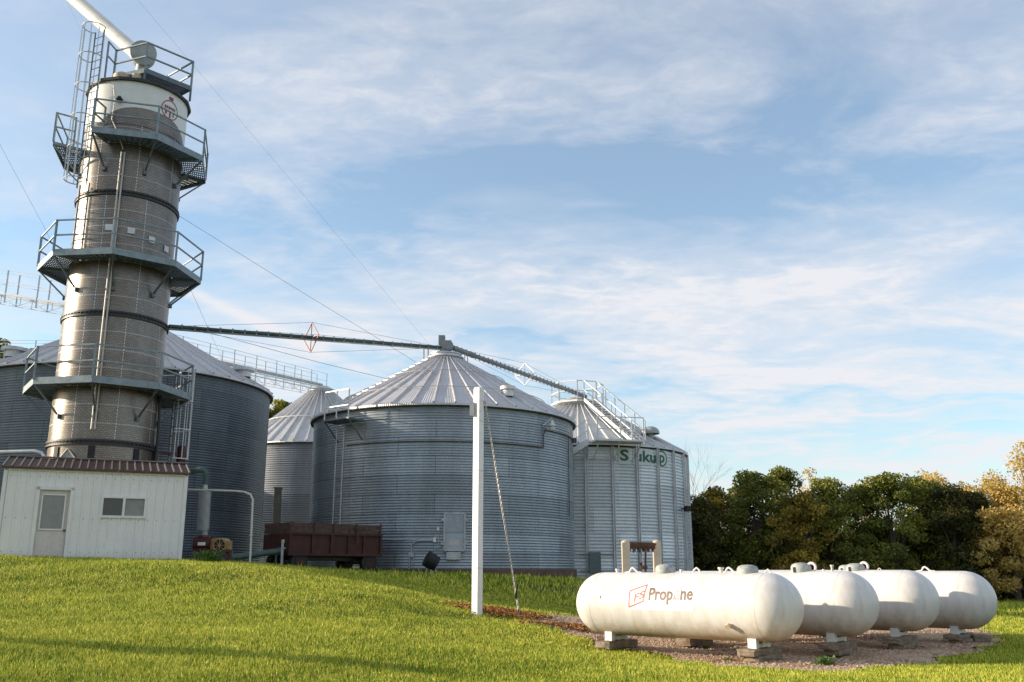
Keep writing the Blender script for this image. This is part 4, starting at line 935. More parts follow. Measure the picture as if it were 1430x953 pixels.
for u in (0, SW):
    q = MB(); q.add([S(u, 0, sz1), S(u, SD, sz1), S(u, mid, rz_ - .06)], [(0, 1, 2)]); q.build('gable', 'white_siding', shed)

# ---------------------------------------------------------------- pipes and machines between shed and bins
def g_at(px, Y): p = at(px, 790, Y); p.z = gz(p.x, p.y); return p
a_, b_, c_ = at(230, 682, 27.3), at(340, 687, 26.6), at(354, 698, 26.5); base_ = g_at(349, 26.4)
q = MB(); q.tube([a_, at(255, 683.5, 27.1), at(330, 686, 26.7), at(342, 687.5, 26.6), at(350, 691, 26.55), at(353, 698, 26.5), base_.lerp(at(353, 698, 26.5), .5), base_ - Vector((0, 0, .1))], 0.030, 10)
q.ring(base_.lerp(at(353, 698, 26.5), .45), 0.05, 0.012, 10)
tag(q.build('conduit_pipe', 'cable_light', loc=base_, smooth=True), 'thin pale pipe running out from the shed corner and bending down to the lawn crest', 'pipe')
q = MB(); q.tube([at(-60, 633, 28.9), at(48, 630, 28.6), at(58, 632, 28.6), at(63, 640, 28.6), at(64, 655, 28.6), at(66, 776, 28.6)], 0.05, 10)
tag(q.build('conduit_pipe', 'galvanised_light', loc=at(64, 776, 28.6), smooth=True), 'grey bent pipe above the left end of the brown shed roof', 'pipe')
# blower
BY_ = 27.6; bg = g_at(300, BY_)
blow = empty('grain_blower', bg, 'red air blower with yellow fan motor and upright grey silencer right of the shed', 'blower')
def B(px, py, dy=0): return at(px, py, BY_ + dy)
q = MB(); f0, f1 = B(272, 771), B(324, 771)
for dy in (-.25, .25): q.beam(B(270, 770.5, dy), B(324, 770.5, dy), 0.08, 0.09)
for px in (277, 318):
    for dy in (-.25, .25):
        t_ = B(px, 771, dy); q.beam(t_, Vector((t_.x, t_.y, gz(t_.x, t_.y) - .05)), 0.08, 0.08)
q.beam(B(297, 770, 0), B(297.2, 770, .01), .5, .04); q.box(B(297, 769, 0), (1.05, .5, .03)); q.build('stand', 'machine_red', blow)
q = MB(); ctr = B(284, 760); q.cyl(ctr + Vector((-.24, 0, 0)), ctr + Vector((.24, 0, 0)), 0.22, 20); q.box(ctr - Vector((0, 0, .14)), (0.42, .36, .2)); q.cyl(ctr + Vector((0, 0, .1)), B(284, 748), 0.15, 14, 0.12); q.cyl(ctr + Vector((.28, 0, 0)), ctr + Vector((-.28, 0, 0)), .09, 12)
bh = q.build('blower_housing', 'machine_red', blow, smooth=True)
MB().box(ctr + Vector((.02, -.225, .0)), (.22, .01, .09)).build('name_plate', 'white_paint', bh)
q = MB(); q.cyl(B(285, 750), B(285.5, 739), 0.10, 14); q.cyl(B(283, 741.5), B(283, 739), .17, 14); q.build('outlet_pipe', 'motor_grey', blow, smooth=True)
q = MB(); sb, st_ = B(283.5, 739), B(286.5, 687); q.cyl(sb, st_, 0.175, 24); q.cyl(sb, sb - up * .03, .15, 20); q.build('silencer', 'motor_grey', blow, smooth=True)
MB().cyl(st_, B(287, 674), 0.065, 14).build('silencer_neck', 'cable_light', blow, smooth=True)
q = MB(); q.tube([B(287, 677), B(288, 664), B(287, 659), B(283, 656.5), B(277, 656.5), B(262, 660, .2), B(240, 664, .4)], 0.085, 12); q.ring(B(282, 656.5), .01, .01, 4); q.build('upper_pipe', 'green_pipe', blow, smooth=True)
q = MB(); mc = B(309.5, 762); q.cyl(mc + Vector((-.2, -.10, 0)), mc + Vector((-.14, .55, 0)), 0.2, 24); q.box(mc + Vector((.0, .2, -.16)), (.45, .4, .1)); q.cyl(mc + Vector((-.02, -.12, 0)), mc + Vector((0, .35, 0)), .215, 24); mo = q.build('motor', 'machine_yellow', blow, smooth=True)
q = MB()
fc = mc + Vector((-.02, -.13, 0)); q.cyl(fc, fc + Vector((0, .015, 0)), .16, 20); q.build('fan_opening', 'black', mo)
q = MB(); q.tube([fc + Vector((.18 * math.cos(2 * PI * i / 24), -.012, .18 * math.sin(2 * PI * i / 24))) for i in range(25)], 0.025, 6); q.cyl(fc + Vector((0, -.03, 0)), fc, .045, 10)
for i in range(8): t = 2 * PI * i / 8; q.beam(fc + Vector((0, -.014, 0)), fc + Vector((.17 * math.cos(t), -.014, .17 * math.sin(t))), 0.028, 0.014)
q.build('fan_guard', 'machine_yellow', mo, smooth=True)
q = MB(); q.box(B(320, 761.5, -.02), (.13, .16, .24)); q.build('terminal_box', 'machine_yellow', mo)
# dark green pipe on the ground
q = MB(); q.tube([at(322, 779, 29.4), at(350, 775.5, 30), at(395, 769, 31)], 0.10, 12); q.cyl(at(389, 770, 30.95), at(390.2, 769.7, 30.97), .13, 12)
for px, Yc in ((352, 30.0), (386, 30.8)):
    c0 = at(px, 772, Yc); q.beam(c0, Vector((c0.x, c0.y, gz(c0.x, c0.y))), .06, .06)
tag(q.build('air_pipe', 'green_pipe', loc=at(322, 779, 29.4), smooth=True), 'dark green pipe lying between the yellow motor and the red wagon', 'pipe')
# steel stake
c0 = g_at(393.5, 30.2); q = MB(); q.beam(c0 - up * .1, at(395, 754, 30.2), 0.07, 0.05); q.box(at(396, 756, 30.2), (.06, .06, .1)); q.cyl(at(395, 766, 30.15), at(399, 766, 30.15), .02, 6)
tag(q.build('steel_stake', 'galvanised', loc=c0), 'short grey steel stake standing just left of the red wagon', 'stake')
c0 = g_at(222 / 1.0, 26.9); c0 = g_at(258, 27.2)
# wooden post with cable
c0 = g_at(384, 33.5); q = MB(); t0 = at(388.5, 683, 33.5); q.beam(c0 - up * .1, t0, .22, .2); q.box(t0 + up * .03, (.27, .25, .06))
tag(q.build('wooden_post', 'post_wood', loc=c0), 'weathered square wooden post between the left bin and the red wagon', 'post')

# ---------------------------------------------------------------- red farm wagon
WY = 31.6
wa, wb = at(401, 792, 30.9), at(530, 795, 33.2); wa.z = gz(wa.x, wa.y); wb.z = gz(wb.x, wb.y); wdir = Vector((wb.x - wa.x, wb.y - wa.y, 0)); WL = wdir.length; wdir.normalize(); wn_ = Vector((-wdir.y, wdir.x, 0))
wagon = empty('farm_wagon', wa, 'old rusty red farm wagon with wooden side boards parked against the middle bin', 'wagon', rz=math.atan2(wdir.y, wdir.x))
wz = 0.5 * (wa.z + wb.z)
ztopL, ztopR = zat(737, 30.9), zat(744, 33.2)
def Wp(u, d, z): return Vector((wa.x, wa.y, 0)) + wdir * u + wn_ * d + up * (wz + z)
WH = 1.32; WD = 1.75; b0 = 0.55; b1 = b0 + 0.68; WH = b1 + 0.32
WMx = Matrix((wdir, wn_, Vector((0, 0, 1)))).transposed()
q = MB()
for d in (0, WD): q.box(Wp(WL / 2, d, (b0 + b1) / 2), (WL, .05, b1 - b0), WMx)
for u in (0, WL): q.box(Wp(u, WD / 2, (b0 + b1) / 2), (.05, WD, b1 - b0), WMx)
q.box(Wp(WL / 2, WD / 2, b0), (WL, WD, .06), WMx)
bx_ = q.build('wagon_box', 'rusty_red', wagon)
q = MB()
for u in (0.02, WL * .24, WL * .44, WL * .46, WL * .63, WL * .80, WL - .02): q.box(Wp(u, -.05, (b0 + b1) / 2), (.07, .06, b1 - b0 + .04), WMx)
for z in (b0, b1): q.box(Wp(WL / 2, -.05, z), (WL + .06, .07, .07), WMx)
q.build('box_ribs', 'rusty_red', bx_)
q = MB()
for u0, u1 in ((.04, WL * .255), (WL * .27, WL * .465), (WL * .49, WL * .70), (WL * .72, WL - .05)):
    for k in range(2): q.box(Wp((u0 + u1) / 2, -.01 + .01 * k, b1 + .10 + .17 * k - .01 * (u0 > 1)), (u1 - u0, .035, .155), WMx)
for k in range(2): q.box(Wp(WL / 2, WD, b1 + .10 + .17 * k), (WL, .035, .155), WMx); q.box(Wp(.0, WD / 2, b1 + .10 + .17 * k), (.035, WD, .155), WMx); q.box(Wp(WL, WD / 2, b1 + .10 + .17 * k), (.035, WD, .155), WMx)
q.build('side_boards', 'old_board', wagon)
q = MB()
for u in (0.05, WL * .26, WL * .475, WL * .71, WL - .04): q.box(Wp(u, -.055, b1 + .17), (.07, .05, .42), WMx)
q.beam(Wp(WL * .715, -.1, b1 + .3), Wp(WL * .72, -.1, b1 - .28), .06, .03); q.build('stake_pocket', 'old_board', wagon)
q = MB()
q.box(Wp(WL / 2, WD * .3, b0 - .12), (WL, .1, .14), WMx); q.box(Wp(WL / 2, WD * .7, b0 - .12), (WL, .1, .14), WMx)
for u in (WL * .12, WL * .86): q.box(Wp(u, WD / 2, .3), (.1, WD, .1), WMx)
q.box(Wp(WL + .04, .06, b0 + .02), (.1, .1, .14), WMx); q.build('running_gear', 'dark_steel', wagon)
for u in (WL * .12, WL * .88):
    for d in (.08, WD - .08):
        c0 = Wp(u, d, .31); w_ = MB(); w_.cyl(c0 - wn_ * .1, c0 + wn_ * .1, .31, 24); wo = w_.build('wheel', 'black', wagon, smooth=True)
        w_ = MB(); w_.cyl(c0 - wn_ * .115, c0 + wn_ * .115, .16, 16); w_.build('rim', 'rusty_red', wo, smooth=True)

# black floor fan on a stand in front of the bin
fb_ = wpt(603, 800, 1.0); fb_.z = gz(fb_.x, fb_.y); fan = empty('barn_fan', fb_, 'tilted black drum shaped fan on a pale bracket foot below the hatch', 'fan')
q = MB(); fcn = at(602.5, 784, fb_.y); ax = Vector((-.85, -.3, .5)).normalized(); q.cyl(fcn - ax * .20, fcn + ax * .20, 0.26, 24); q.cyl(fcn - ax * .05, fcn + ax * .21, 0.28, 24); q.build('drum', 'black', fan, smooth=True)
q = MB(); q.beam(fcn - up * .15, Vector((fcn.x, fcn.y, fb_.z)), .06, .06); q.beam(Vector((fb_.x - .24, fb_.y, fb_.z + .04)), Vector((fb_.x + .22, fb_.y, fb_.z + .04)), .06, .05)
for s in (-1, 1): q.beam(Vector((fcn.x + s * .2, fcn.y, fb_.z + .04)), fcn - up * .15 + Vector((s * .12, 0, 0)), .04, .04)
q.build('bracket', 'cable_light', fan)

# ---------------------------------------------------------------- white pole with guy wire
pb = at(666, 862, 20.6); pb.z = gz(pb.x, pb.y) - .05; ptop = at(667.5, 543, 20.6)
pole = empty('white_pole', pb, 'tall square white pole rising from the lawn in front of the middle bin', 'pole')
q = MB(); q.beam(pb, Vector((pb.x, pb.y, ptop.z)), 0.165, 0.165, (1, 1.2, 0)); q.beam(Vector((pb.x, pb.y, ptop.z)), Vector((pb.x, pb.y, ptop.z + .02)), 0.15, .15, (1, 1.2, 0)); q.build('shaft', 'pole_white', pole)
q = MB()
for z in (pb.z + 1.02, pb.z + 3.1, ptop.z - .75): q.beam(Vector((pb.x, pb.y, z)), Vector((pb.x, pb.y, z + .012)), 0.172, 0.172, (1, 1.2, 0))
q.build('joint_seam', 'tan_paint', pole)
q = MB(); q.box((pb.x - .15, pb.y - .02, zat(572, 20.6)), (.1, .12, .3)); q.build('junction_box', 'lug_pink', pole); q = MB(); q.box((pb.x + .1, pb.y, zat(560, 20.6)), (.14, .04, .05)); q.build('cable_clamp', 'lug_pink', pole)
ga = on_ground(725.5, 861.5); gt = Vector((pb.x + .14, pb.y, zat(561, 20.6)))
guy = empty('guy_wire', ga, 'pale twisted guy wire slanting from the white pole top to the gravel edge', 'wire')
q = MB()
n = 90
for s in (0, PI): q.tube([ga.lerp(gt, i / n) + Vector((math.cos(i * 1.3 + s), math.sin(i * 1.3 + s), 0)) * .014 for i in range(n + 1)], 0.014, 4)
q.build('strand', 'cable_light', guy)
q = MB(); q.cyl(ga - up * .1, ga.lerp(gt, .035), 0.02, 6); q.box(ga.lerp(gt, .10), (.05, .05, .16)); q.cyl(ga.lerp(gt, .10), ga.lerp(gt, .13) + Vector((.06, 0, .1)), .014, 5); q.build('anchor_rod', 'dark_steel', guy)

# ---------------------------------------------------------------- conveyors, catwalks, cables
# tower -> middle bin head
A_ = at(236, 456, 31.2); B_ = Vector((CM[0], CM[1], zat(486, CM[1])))
conv = empty('conveyor_tube', A_, 'long slender grey green tube spanning from dryer tower to middle bin peak', 'conveyor')
q = MB(); q.tube([A_, B_], 0.07, 10); q.build('tube', 'green_pipe', conv, smooth=True)
q = MB(); q.tube([A_ - up * .10, B_ - up * .10], 0.035, 6)
for i in range(1, 26): c0 = A_.lerp(B_, i / 26); q.ring(c0, .01, .01, 3); q.box(c0, (.04, .16, .18))
q.build('under_rail', 'galvanised', conv)
def diamond(P_, a_, b_, h, w, mat, parent):
    d = (b_ - a_).normalized(); s = d.cross(up).normalized(); q = MB(); c4 = [P_ + up * h, P_ + s * w, P_ - up * h, P_ - s * w]
    for i in range(4): q.beam(c4[i], c4[(i + 1) % 4], .032, .032)
    for c0 in c4: q.beam(P_, c0, .024, .024)
    q.build('cable_spreader', mat, parent); q2 = MB()
    for c0 in c4: q2.tube([a_, c0, b_], 0.006, 4)
    q2.build('stay_cable', 'cable', parent)
diamond(A_.lerp(B_, .455), A_, B_, .6, .55, 'brace_red', conv)
q = MB(); hb = B_ + up * .04
q.box(hb + Vector((0, 0, 0)), (.5, .45, .5)); q.box(hb + Vector((-.18, 0, .3)), (.28, .3, .4)); q.cyl(hb + Vector((.15, -.38, -.02)), hb + Vector((.15, -.1, -.02)), .20, 18); q.cyl(hb + Vector((0, 0, -.2)), Vector((CM[0], CM[1], 10.5)), .22, 12); q.build('drive_head', 'motor_grey', conv)
q = MB()
for px in (592, 598): q.beam(at(px, 487, 39.5), at(px, 506, 39.5), .06, .06)
q.build('support_leg', 'lug_pink', conv)
# middle bin -> right bin
A2 = B_ + Vector((.3, 0, 0)); B2 = at(818, 554, 47.6)
conv2 = empty('conveyor_tube', A2, 'slender grey tube sloping down from the middle bin peak to the right bin peak', 'conveyor')
q = MB(); q.tube([A2, B2], 0.10, 10); q.tube([A2, A2.lerp(B2, .14)], .12, 10)
for i in range(1, 34): c0 = A2.lerp(B2, i / 34); q.box(c0, (.05, .24, .26))
q.build('tube', 'motor_grey', conv2, smooth=True)
diamond(A2.lerp(B2, .50), A2, B2, .55, .6, 'white_paint', conv2)
q = MB()
for px in (649, 653): q.beam(at(px, 491, 40), at(px, 507, 40), .035, .035)
q.build('support_leg', 'motor_grey', conv2)
# catwalk left bin -> far bin
def catwalk(a_, b_, n, name, label, cat, h=1.0, mat='galvanised_light', drop=0.45, w=.7, tube=True):
    root = empty(name, a_, label, cat, 'raised catwalks among the bins'); d = (b_ - a_).normalized(); s = d.cross(up).normalized() * w / 2
    q = MB()
    for e in (-1, 1): q.beam(a_ + s * e, b_ + s * e, .035, .07); q.beam(a_ + s * e - up * drop, b_ + s * e - up * drop, .022, .022)
    for i in range(2 * n):
        c0, c1 = a_.lerp(b_, i / (2 * n)), a_.lerp(b_, (i + 1) / (2 * n))
        for e in (-1, 1):
            q.beam(c0 + s * e, c0 + s * e - up * drop, .02, .02)
            q.beam((c0 if i % 2 else c0 - up * drop) + s * e, (c1 - up * drop if i % 2 else c1) + s * e, .016, .016)
    q.build('walkway', mat, root); q = MB()
    for i in range(n + 1):
        c0 = a_.lerp(b_, i / n)
        for e in (-1, 1): q.beam(c0 + s * e - up * drop, c0 + s * e + up * h, .04, .04)
    for e in (-1, 1):
        for hh_ in (h * .5, h): q.beam(a_ + s * e + up * hh_, b_ + s * e + up * hh_, .018, .018)
    q.build('handrail', mat, root)
    if tube: q = MB(); q.tube([a_ + up * .25, b_ + up * .25], .10, 8); q.build('conveyor', 'galvanised', root)
catwalk(Vector((CL[0] + .3, CL[1] + .4, zat(487, 40.1))), Vector((CS[0], CS[1], zat(543, 61))), 8, 'catwalk', 'pale catwalk with handrails running from the left bin peak to the farthest bin peak', 'catwalk', 1.0)
catwalk(at(-110, 392, 34.5), at(104, 429, 33.0), 5, 'catwalk', 'pale trussed catwalk coming in from the left picture edge to the dryer tower', 'catwalk', 0.92, 'galvanised_light', .33, .6, False)
catwalk(at(-110, 503, 42.5), at(110, 505, 41.0), 4, 'catwalk', 'low catwalk over the left bin roof behind the dryer tower', 'catwalk', 0.9, 'galvanised_light', .12, .6, False)
def wire(pts_, r, label, loc=None):
    q = MB(); q.tube(pts_, r, 4); return tag(q.build('cable', 'cable', loc=pts_[0]), label, 'cable', 'guy cables strung across the sky')
wire([at(150, -50, 30), at(420, 268, 36), at(598, 480, 41)], .0035, 'thin cable falling steeply from above the dryer to the middle bin peak')
wire([at(-40, 128, 33), at(62, 318, 35), at(95, 385, 36)], .005, 'thin cable dropping behind the dryer tower from the left picture edge')
wire([at(80, -30, 31), at(118, 56, 31)], .004, 'short thin cable above the ladder cage at the top left')
wire([at(249, 301, 31), at(400, 395, 33.5), at(520, 468, 36), at(655, 553, 37.4)], .0065, 'thin cable slanting from the dryer tower side down onto the middle bin roof')
wire([at(238, 457, 31.2), at(289, 464, 32), at(448, 507, 35), at(556, 533, 38)], .008, 'dashed looking cable under the long tube, reaching the left part of the middle bin roof')
wire([at(266, 404, 30), at(312, 506, 41)], .005, 'short thin cable falling from the middle ring platform to the left bin roof')

# ---------------------------------------------------------------- propane tanks
TL, TR_, TPH = 4.055, 0.52, -0.6976; hL = TL / 2 - TR_
tks = [((2.797, 15.808), .750), ((4.326, 16.80), .772), ((5.779, 17.84), .79), ((7.24, 18.77), .773)]
tlabels = ['white propane tank nearest the camera, lettered sign on its side', 'unlettered white tank right behind the lettered one, second in the row', 'third white tank of the row, between the second and the farthest', 'farthest white tank, at the right end of the row']
ad = Vector((math.cos(TPH), math.sin(TPH), 0)); an = Vector((-ad.y, ad.x, 0))   # an points away from the camera
def make_tank(c, zc_, label):
    root = empty('propane_tank', (c[0], c[1], zc_ - TR_), label, 'propane tank', 'white propane tanks in a row', rz=TPH)
    C0 = Vector((c[0], c[1], zc_)); m = MB(); n = 64; prof = []
    for k in range(13): a_ = -PI / 2 + PI / 2 * k / 12; prof.append((-hL + TR_ * math.sin(a_), TR_ * math.cos(a_)))
    for k in range(1, 12): prof.append((-hL + 2 * hL * k / 12, TR_))
    for k in range(13): a_ = PI / 2 * k / 12; prof.append((hL + TR_ * math.sin(a_), TR_ * math.cos(a_)))
    vs = []
    for (u, r) in prof:
        for i in range(n): t = 2 * PI * i / n; vs.append(C0 + ad * u + (an * math.cos(t) + up * math.sin(t)) * max(r, .001))
    fs = [(j * n + i, j * n + (i + 1) % n, (j + 1) * n + (i + 1) % n, (j + 1) * n + i) for j in range(len(prof) - 1) for i in range(n)]
    m.add(vs, fs); m.build('shell', 'tank_paint', root, smooth='all')
    for s in (-1, 1):
        w = MB(); c9 = C0 + ad * (s * hL); w.tube([c9 + (an * math.cos(2 * PI * i / 64) + up * math.sin(2 * PI * i / 64)) * (TR_ - .002) for i in range(65)], .005, 6); w.build('weld_seam', 'tank_paint', root, smooth=True)
    w = MB(); c9 = C0 - an * (TR_ * .96) * 1.0 + up * .10 + ad * (-hL * .86); w.box(C0 - an * (TR_ * .985) + up * .09 - ad * (hL * .9), (.16, .012, .10), TPH); w.build('data_plate', 'galvanised', root)
    for s in (-1, 1):
        w = MB(); u = s * hL * .87
        w.ring((0, 0, 0), .001, .001, 3) if False else None
        for e in (-1, 1):
            p = C0 + ad * u - up * (TR_ - .03) + an * e * .2; w.box(p - up * .03, (.14, .10, .17), TPH)
        w.box(C0 + ad * u - up * (TR_ + .04), (.13, .36, .06), TPH); w.build('leg', 'white_paint', root)
    return root, C0
def hood(root, C0, u, r, h, mat='valve_hood', slot=True):
    m = MB(); p = C0 + ad * u + up * (TR_ - .03); m.lathe([(r * .96, 0), (r, .04), (r * 1.0, h * .55), (r * .86, h * .82), (r * .5, h * .97), (0, h)], p, 28); o = m.build('valve_hood', mat, root, smooth=True)
    if slot: q = MB(); pp = p - an * (r - .005) + up * (h * .3) - ad * .05; q.box(pp, (.035, .03, h * .5), TPH); q.build('slot', 'black', o)
def lug(root, C0, u, style='loop', s=1.0):
    m = MB(); p = C0 + ad * u + up * (TR_ - .01)
    if style == 'loop': m.tube([p + ad * (-.07 * s), p + ad * (-.045 * s) + up * .05 * s, p + up * .085 * s, p + ad * (.045 * s) + up * .05 * s, p + ad * (.07 * s)], 0.016 * s, 8)
    elif style == 'ring': m.tube([p + ad * .055 * math.sin(2 * PI * i / 20) * 1.25 + up * (.07 + .07 * math.cos(2 * PI * i / 20)) for i in range(21)], 0.024, 8)
    else: m.tube([p - ad * .16, p - ad * .07 + up * .01, p - ad * .03 + up * .07, p + up * .085, p + ad * .04 + up * .06, p + ad * .09 + up * .01, p + ad * .18], 0.018, 8)
    m.build('lifting_lug', 'lug_pink', root, smooth=True)
def nub(root, C0, u, r=.03, h=.06, mat='lug_pink', name='valve'):
    m = MB(); p = C0 + ad * u + up * (TR_ - .02); m.cyl(p, p + up * h, r * .7, 10); m.cyl(p + up * h, p + up * (h + .03), r, 10); m.build(name, mat, root, smooth=True)
roots = []
for (c, z), lb in zip(tks, tlabels): roots.append(make_tank(c, z, lb))
r1, C1 = roots[0]
def uof(px, C0):   # picture column -> place along a tank's crest
    return min([i / 100 for i in range(-200, 201)], key=lambda u: abs(715 + F * (C0 + ad * u).x / ((C0 + ad * u).y * math.cos(PITCH)) - px))
hood(r1, C1, uof(929, C1), .165, .165, slot=False); hood(r1, C1, uof(1044, C1), .165, .15, slot=False)
lug(r1, C1, uof(884, C1), 'bent'); nub(r1, C1, uof(862, C1), .035, .05); nub(r1, C1, uof(944, C1) + .1, .025, .04); lug(r1, C1, uof(973, C1), 'loop'); nub(r1, C1, uof(1007, C1), .05, .07); lug(r1, C1, uof(1018, C1), 'bent'); lug(r1, C1, uof(1072, C1), 'loop', .7)
q = MB(); p = C1 + ad * (hL * .96) - up * (TR_ - .02) - an * .1; q.cyl(p, p - up * .07, .03, 10); q.cyl(C1 + ad * (hL * .70) - an * .47 - up * .26, C1 + ad * (hL * .70) - an * .51 - up * .29, .045, 12); q.build('drain_plug', 'tan_paint', r1, smooth=True)
r2, C2 = roots[1]; hood(r2, C2, uof(1119, C2), .17, .17); lug(r2, C2, uof(1134, C2), 'ring'); nub(r2, C2, uof(1162, C2), .03, .09, 'cable_light'); nub(r2, C2, uof(1150, C2), .02, .02)
r3, C3 = roots[2]; hood(r3, C3, uof(1195, C3), .165, .15); lug(r3, C3, uof(1207, C3), 'ring'); lug(r3, C3, uof(1228, C3), 'loop', .5)
r4, C4 = roots[3]; lug(r4, C4, uof(1292, C4), 'bent'); hood(r4, C4, uof(1292, C4) - 1.5, .165, .15)
# lettered sign on the first tank: sheet hugging the shell. u along tank, a = angle below the crest on the camera side
def tk(u, arc, dr): a_ = arc / TR_; return C1 + ad * u - an * math.sin(a_) * (TR_ + dr) + up * math.cos(a_) * (TR_ + dr)
# arc coordinate of a picture row on the near side at a given u
def arc_of(px, py):
    best = None
    for u in np.arange(-1.7, 1.7, .02):
        for arc in np.arange(.15, 1.1, .02):
            p = tk(u, arc, 0); zc2 = p.y * math.cos(PITCH) + (p.z - EYE) * math.sin(PITCH); x = 715 + F * p.x / zc2; y = 476.5 - F * (-p.y * math.sin(PITCH) + (p.z - EYE) * math.cos(PITCH)) / zc2
            e = (x - px) ** 2 + (y - py) ** 2
            if best is None or e < best[0]: best = (e, u, arc)
    return best[1], best[2]
corn = [arc_of(884, 811), arc_of(977, 812), arc_of(969, 854), arc_of(877, 852)]
q = MB(); n = 14; vs = []
for j in range(n + 1):
    for i in range(n + 1):
        f, g = i / n, j / n; u = (corn[0][0] * (1 - f) + corn[1][0] * f) * (1 - g) + (corn[3][0] * (1 - f) + corn[2][0] * f) * g; a_ = (corn[0][1] * (1 - f) + corn[1][1] * f) * (1 - g) + (corn[3][1] * (1 - f) + corn[2][1] * f) * g
        vs.append(tk(u, a_, .003))
q.add(vs, [(j * (n + 1) + i, j * (n + 1) + i + 1, (j + 1) * (n + 1) + i + 1, (j + 1) * (n + 1) + i) for j in range(n) for i in range(n)]); sg = q.build('sign', 'decal_white', r1, smooth='all')
pl, prr = arc_of(904, 838), arc_of(968, 838)       # baseline of the word
base_u, base_a = pl; Ltot = prr[0] - pl[0]
vsP, fsP = text_mesh('Prop', 1.0, .028); wP = max(v.x for v in vsP); vsN, fsN = text_mesh('ne', 1.0, .028); wN = max(v.x for v in vsN); gap_ = .50
sc = Ltot / (wP + gap_ + wN + .08); hh_ = 0.30
tilt = (prr[1] - pl[1]) / Ltot
sy = (abs(arc_of(908, 822)[1] - arc_of(906, 838)[1])) / 0.70
def put(v): return tk(base_u + v[0] * sc, base_a + tilt * v[0] * sc - v[1] * sy, .006)
q = MB(); q.add([put((v.x, v.y)) for v in vsP], fsP); q.build('lettering', 'decal_brown', sg); q = MB(); q.add([put((v.x + wP + gap_ + .06, v.y)) for v in vsN], fsN); q.build('lettering', 'decal_brown', sg)
q = MB()
for k in range(4):
    x0 = wP + .05 + k * .125; hgt = (.30, .50, .66, .56)[k]; q.add([put((x0, 0)), put((x0 + .085, 0)), put((x0 + .085 + .12 * hgt / .5 * 1.2, hgt)), put((x0 + .12 * hgt / .5 * 1.2, hgt))], [(0, 1, 2, 3)])
q.build('flame_stripes', 'decal_orange', sg)
dc = [arc_of(878.5, 848), arc_of(880.5, 825), arc_of(905, 817), arc_of(899.5, 839)]
q = MB()
for i in range(4):
    (u0, a0_), (u1, a1_) = dc[i], dc[(i + 1) % 4]; n = 6; L = math.hypot(u1 - u0, a1_ - a0_); nx__, ny__ = -(a1_ - a0_) / L * .009, (u1 - u0) / L * .009; vs = []
    for k in range(n + 1): f = k / n; uu, aa = u0 + (u1 - u0) * f, a0_ + (a1_ - a0_) * f; vs += [tk(uu - nx__, aa - ny__, .007), tk(uu + nx__, aa + ny__, .007)]
    q.add(vs, [(2 * k, 2 * k + 1, 2 * k + 3, 2 * k + 2) for k in range(n)])
q.build('emblem_outline', 'decal_red', sg)
vsF, fsF = text_mesh('FS', 1.0, .01); wF = max(v.x for v in vsF); f0_, f1_ = arc_of(883.5, 841), arc_of(899, 835); ft = (f1_[1] - f0_[1]) / (f1_[0] - f0_[0]); fsx = (f1_[0] - f0_[0]) / wF
q = MB(); q.add([tk(f0_[0] + v.x * fsx + v.y * .02, f0_[1] + ft * v.x * fsx - v.y * .17, .007) for v in vsF], fsF); q.build('emblem_letters', 'decal_red', sg)

# blocks under the tanks
def block(c, size, rz, label, name='concrete_block', mat='concrete_block', cat='block', seed=0):
    g = random.Random(seed); m = MB(); sx_, sy_, sz_ = size; n = 5; import bmesh
    bm = bmesh.new(); bmesh.ops.create_cube(bm, size=1.0); bmesh.ops.subdivide_edges(bm, edges=bm.edges[:], cuts=3, use_grid_fill=True)
    for v in bm.verts:
        v.co = Vector((v.co.x * sx_, v.co.y * sy_, v.co.z * sz_)); e = sum(abs(abs(a_) - b_ / 2) < 1e-4 for a_, b_ in zip(v.co, size))
        if e >= 2: v.co *= 0.96
        v.co += Vector([g.uniform(-1, 1) * .009 for _ in range(3)])
    Mr = Matrix.Translation(c) @ Matrix.Rotation(rz, 4, 'Z'); vs = [Mr @ v.co for v in bm.verts]; fs = [tuple(v.index for v in f.verts) for f in bm.faces]; bm.free(); m.add(vs, fs)
    return tag(m.build(name, mat, loc=c), label, cat, 'rough blocks carrying the tanks')
wl_ = ['first', 'second', 'third', 'fourth']; tn = ['lettered tank', 'second tank', 'third tank', 'farthest tank']; sd_ = 1
for i, (rt, C0) in enumerate(roots):
    for s, en in ((-1, 'far left'), (1, 'near right')):
        c = C0 + ad * (s * hL * .87); zt = C0.z - TR_ - .082; g0 = gz(c.x, c.y) + .02; h = max(.06, zt - g0)
        if s == 1:
            hh1 = h * .52
            block(Vector((c.x, c.y, zt - hh1 / 2)), (.30, 1.0, hh1), TPH, 'rough tan sleeper under the %s leg of the %s' % (en, tn[i]), 'timber_sleeper', 'concrete_block', 'sleeper', sd_)
            block(Vector((c.x, c.y, g0 + (h - hh1) / 2)) + an * .02 + ad * .05, (.26, .86, h - hh1), TPH, 'lower block beneath the sleeper at the %s of the %s' % (en, tn[i]), seed=sd_ + 50)
        else: block(Vector((c.x, c.y, g0 + h / 2)), (.30, .9, h), TPH, 'block under the %s leg of the %s' % (en, tn[i]), seed=sd_)
        sd_ += 1
c = on_ground(1369, 899); block(Vector((c.x, c.y, gz(c.x, c.y) + .08)), (.36, .2, .15), R(8), 'spare loose block on the ground right of the farthest tank', seed=91)

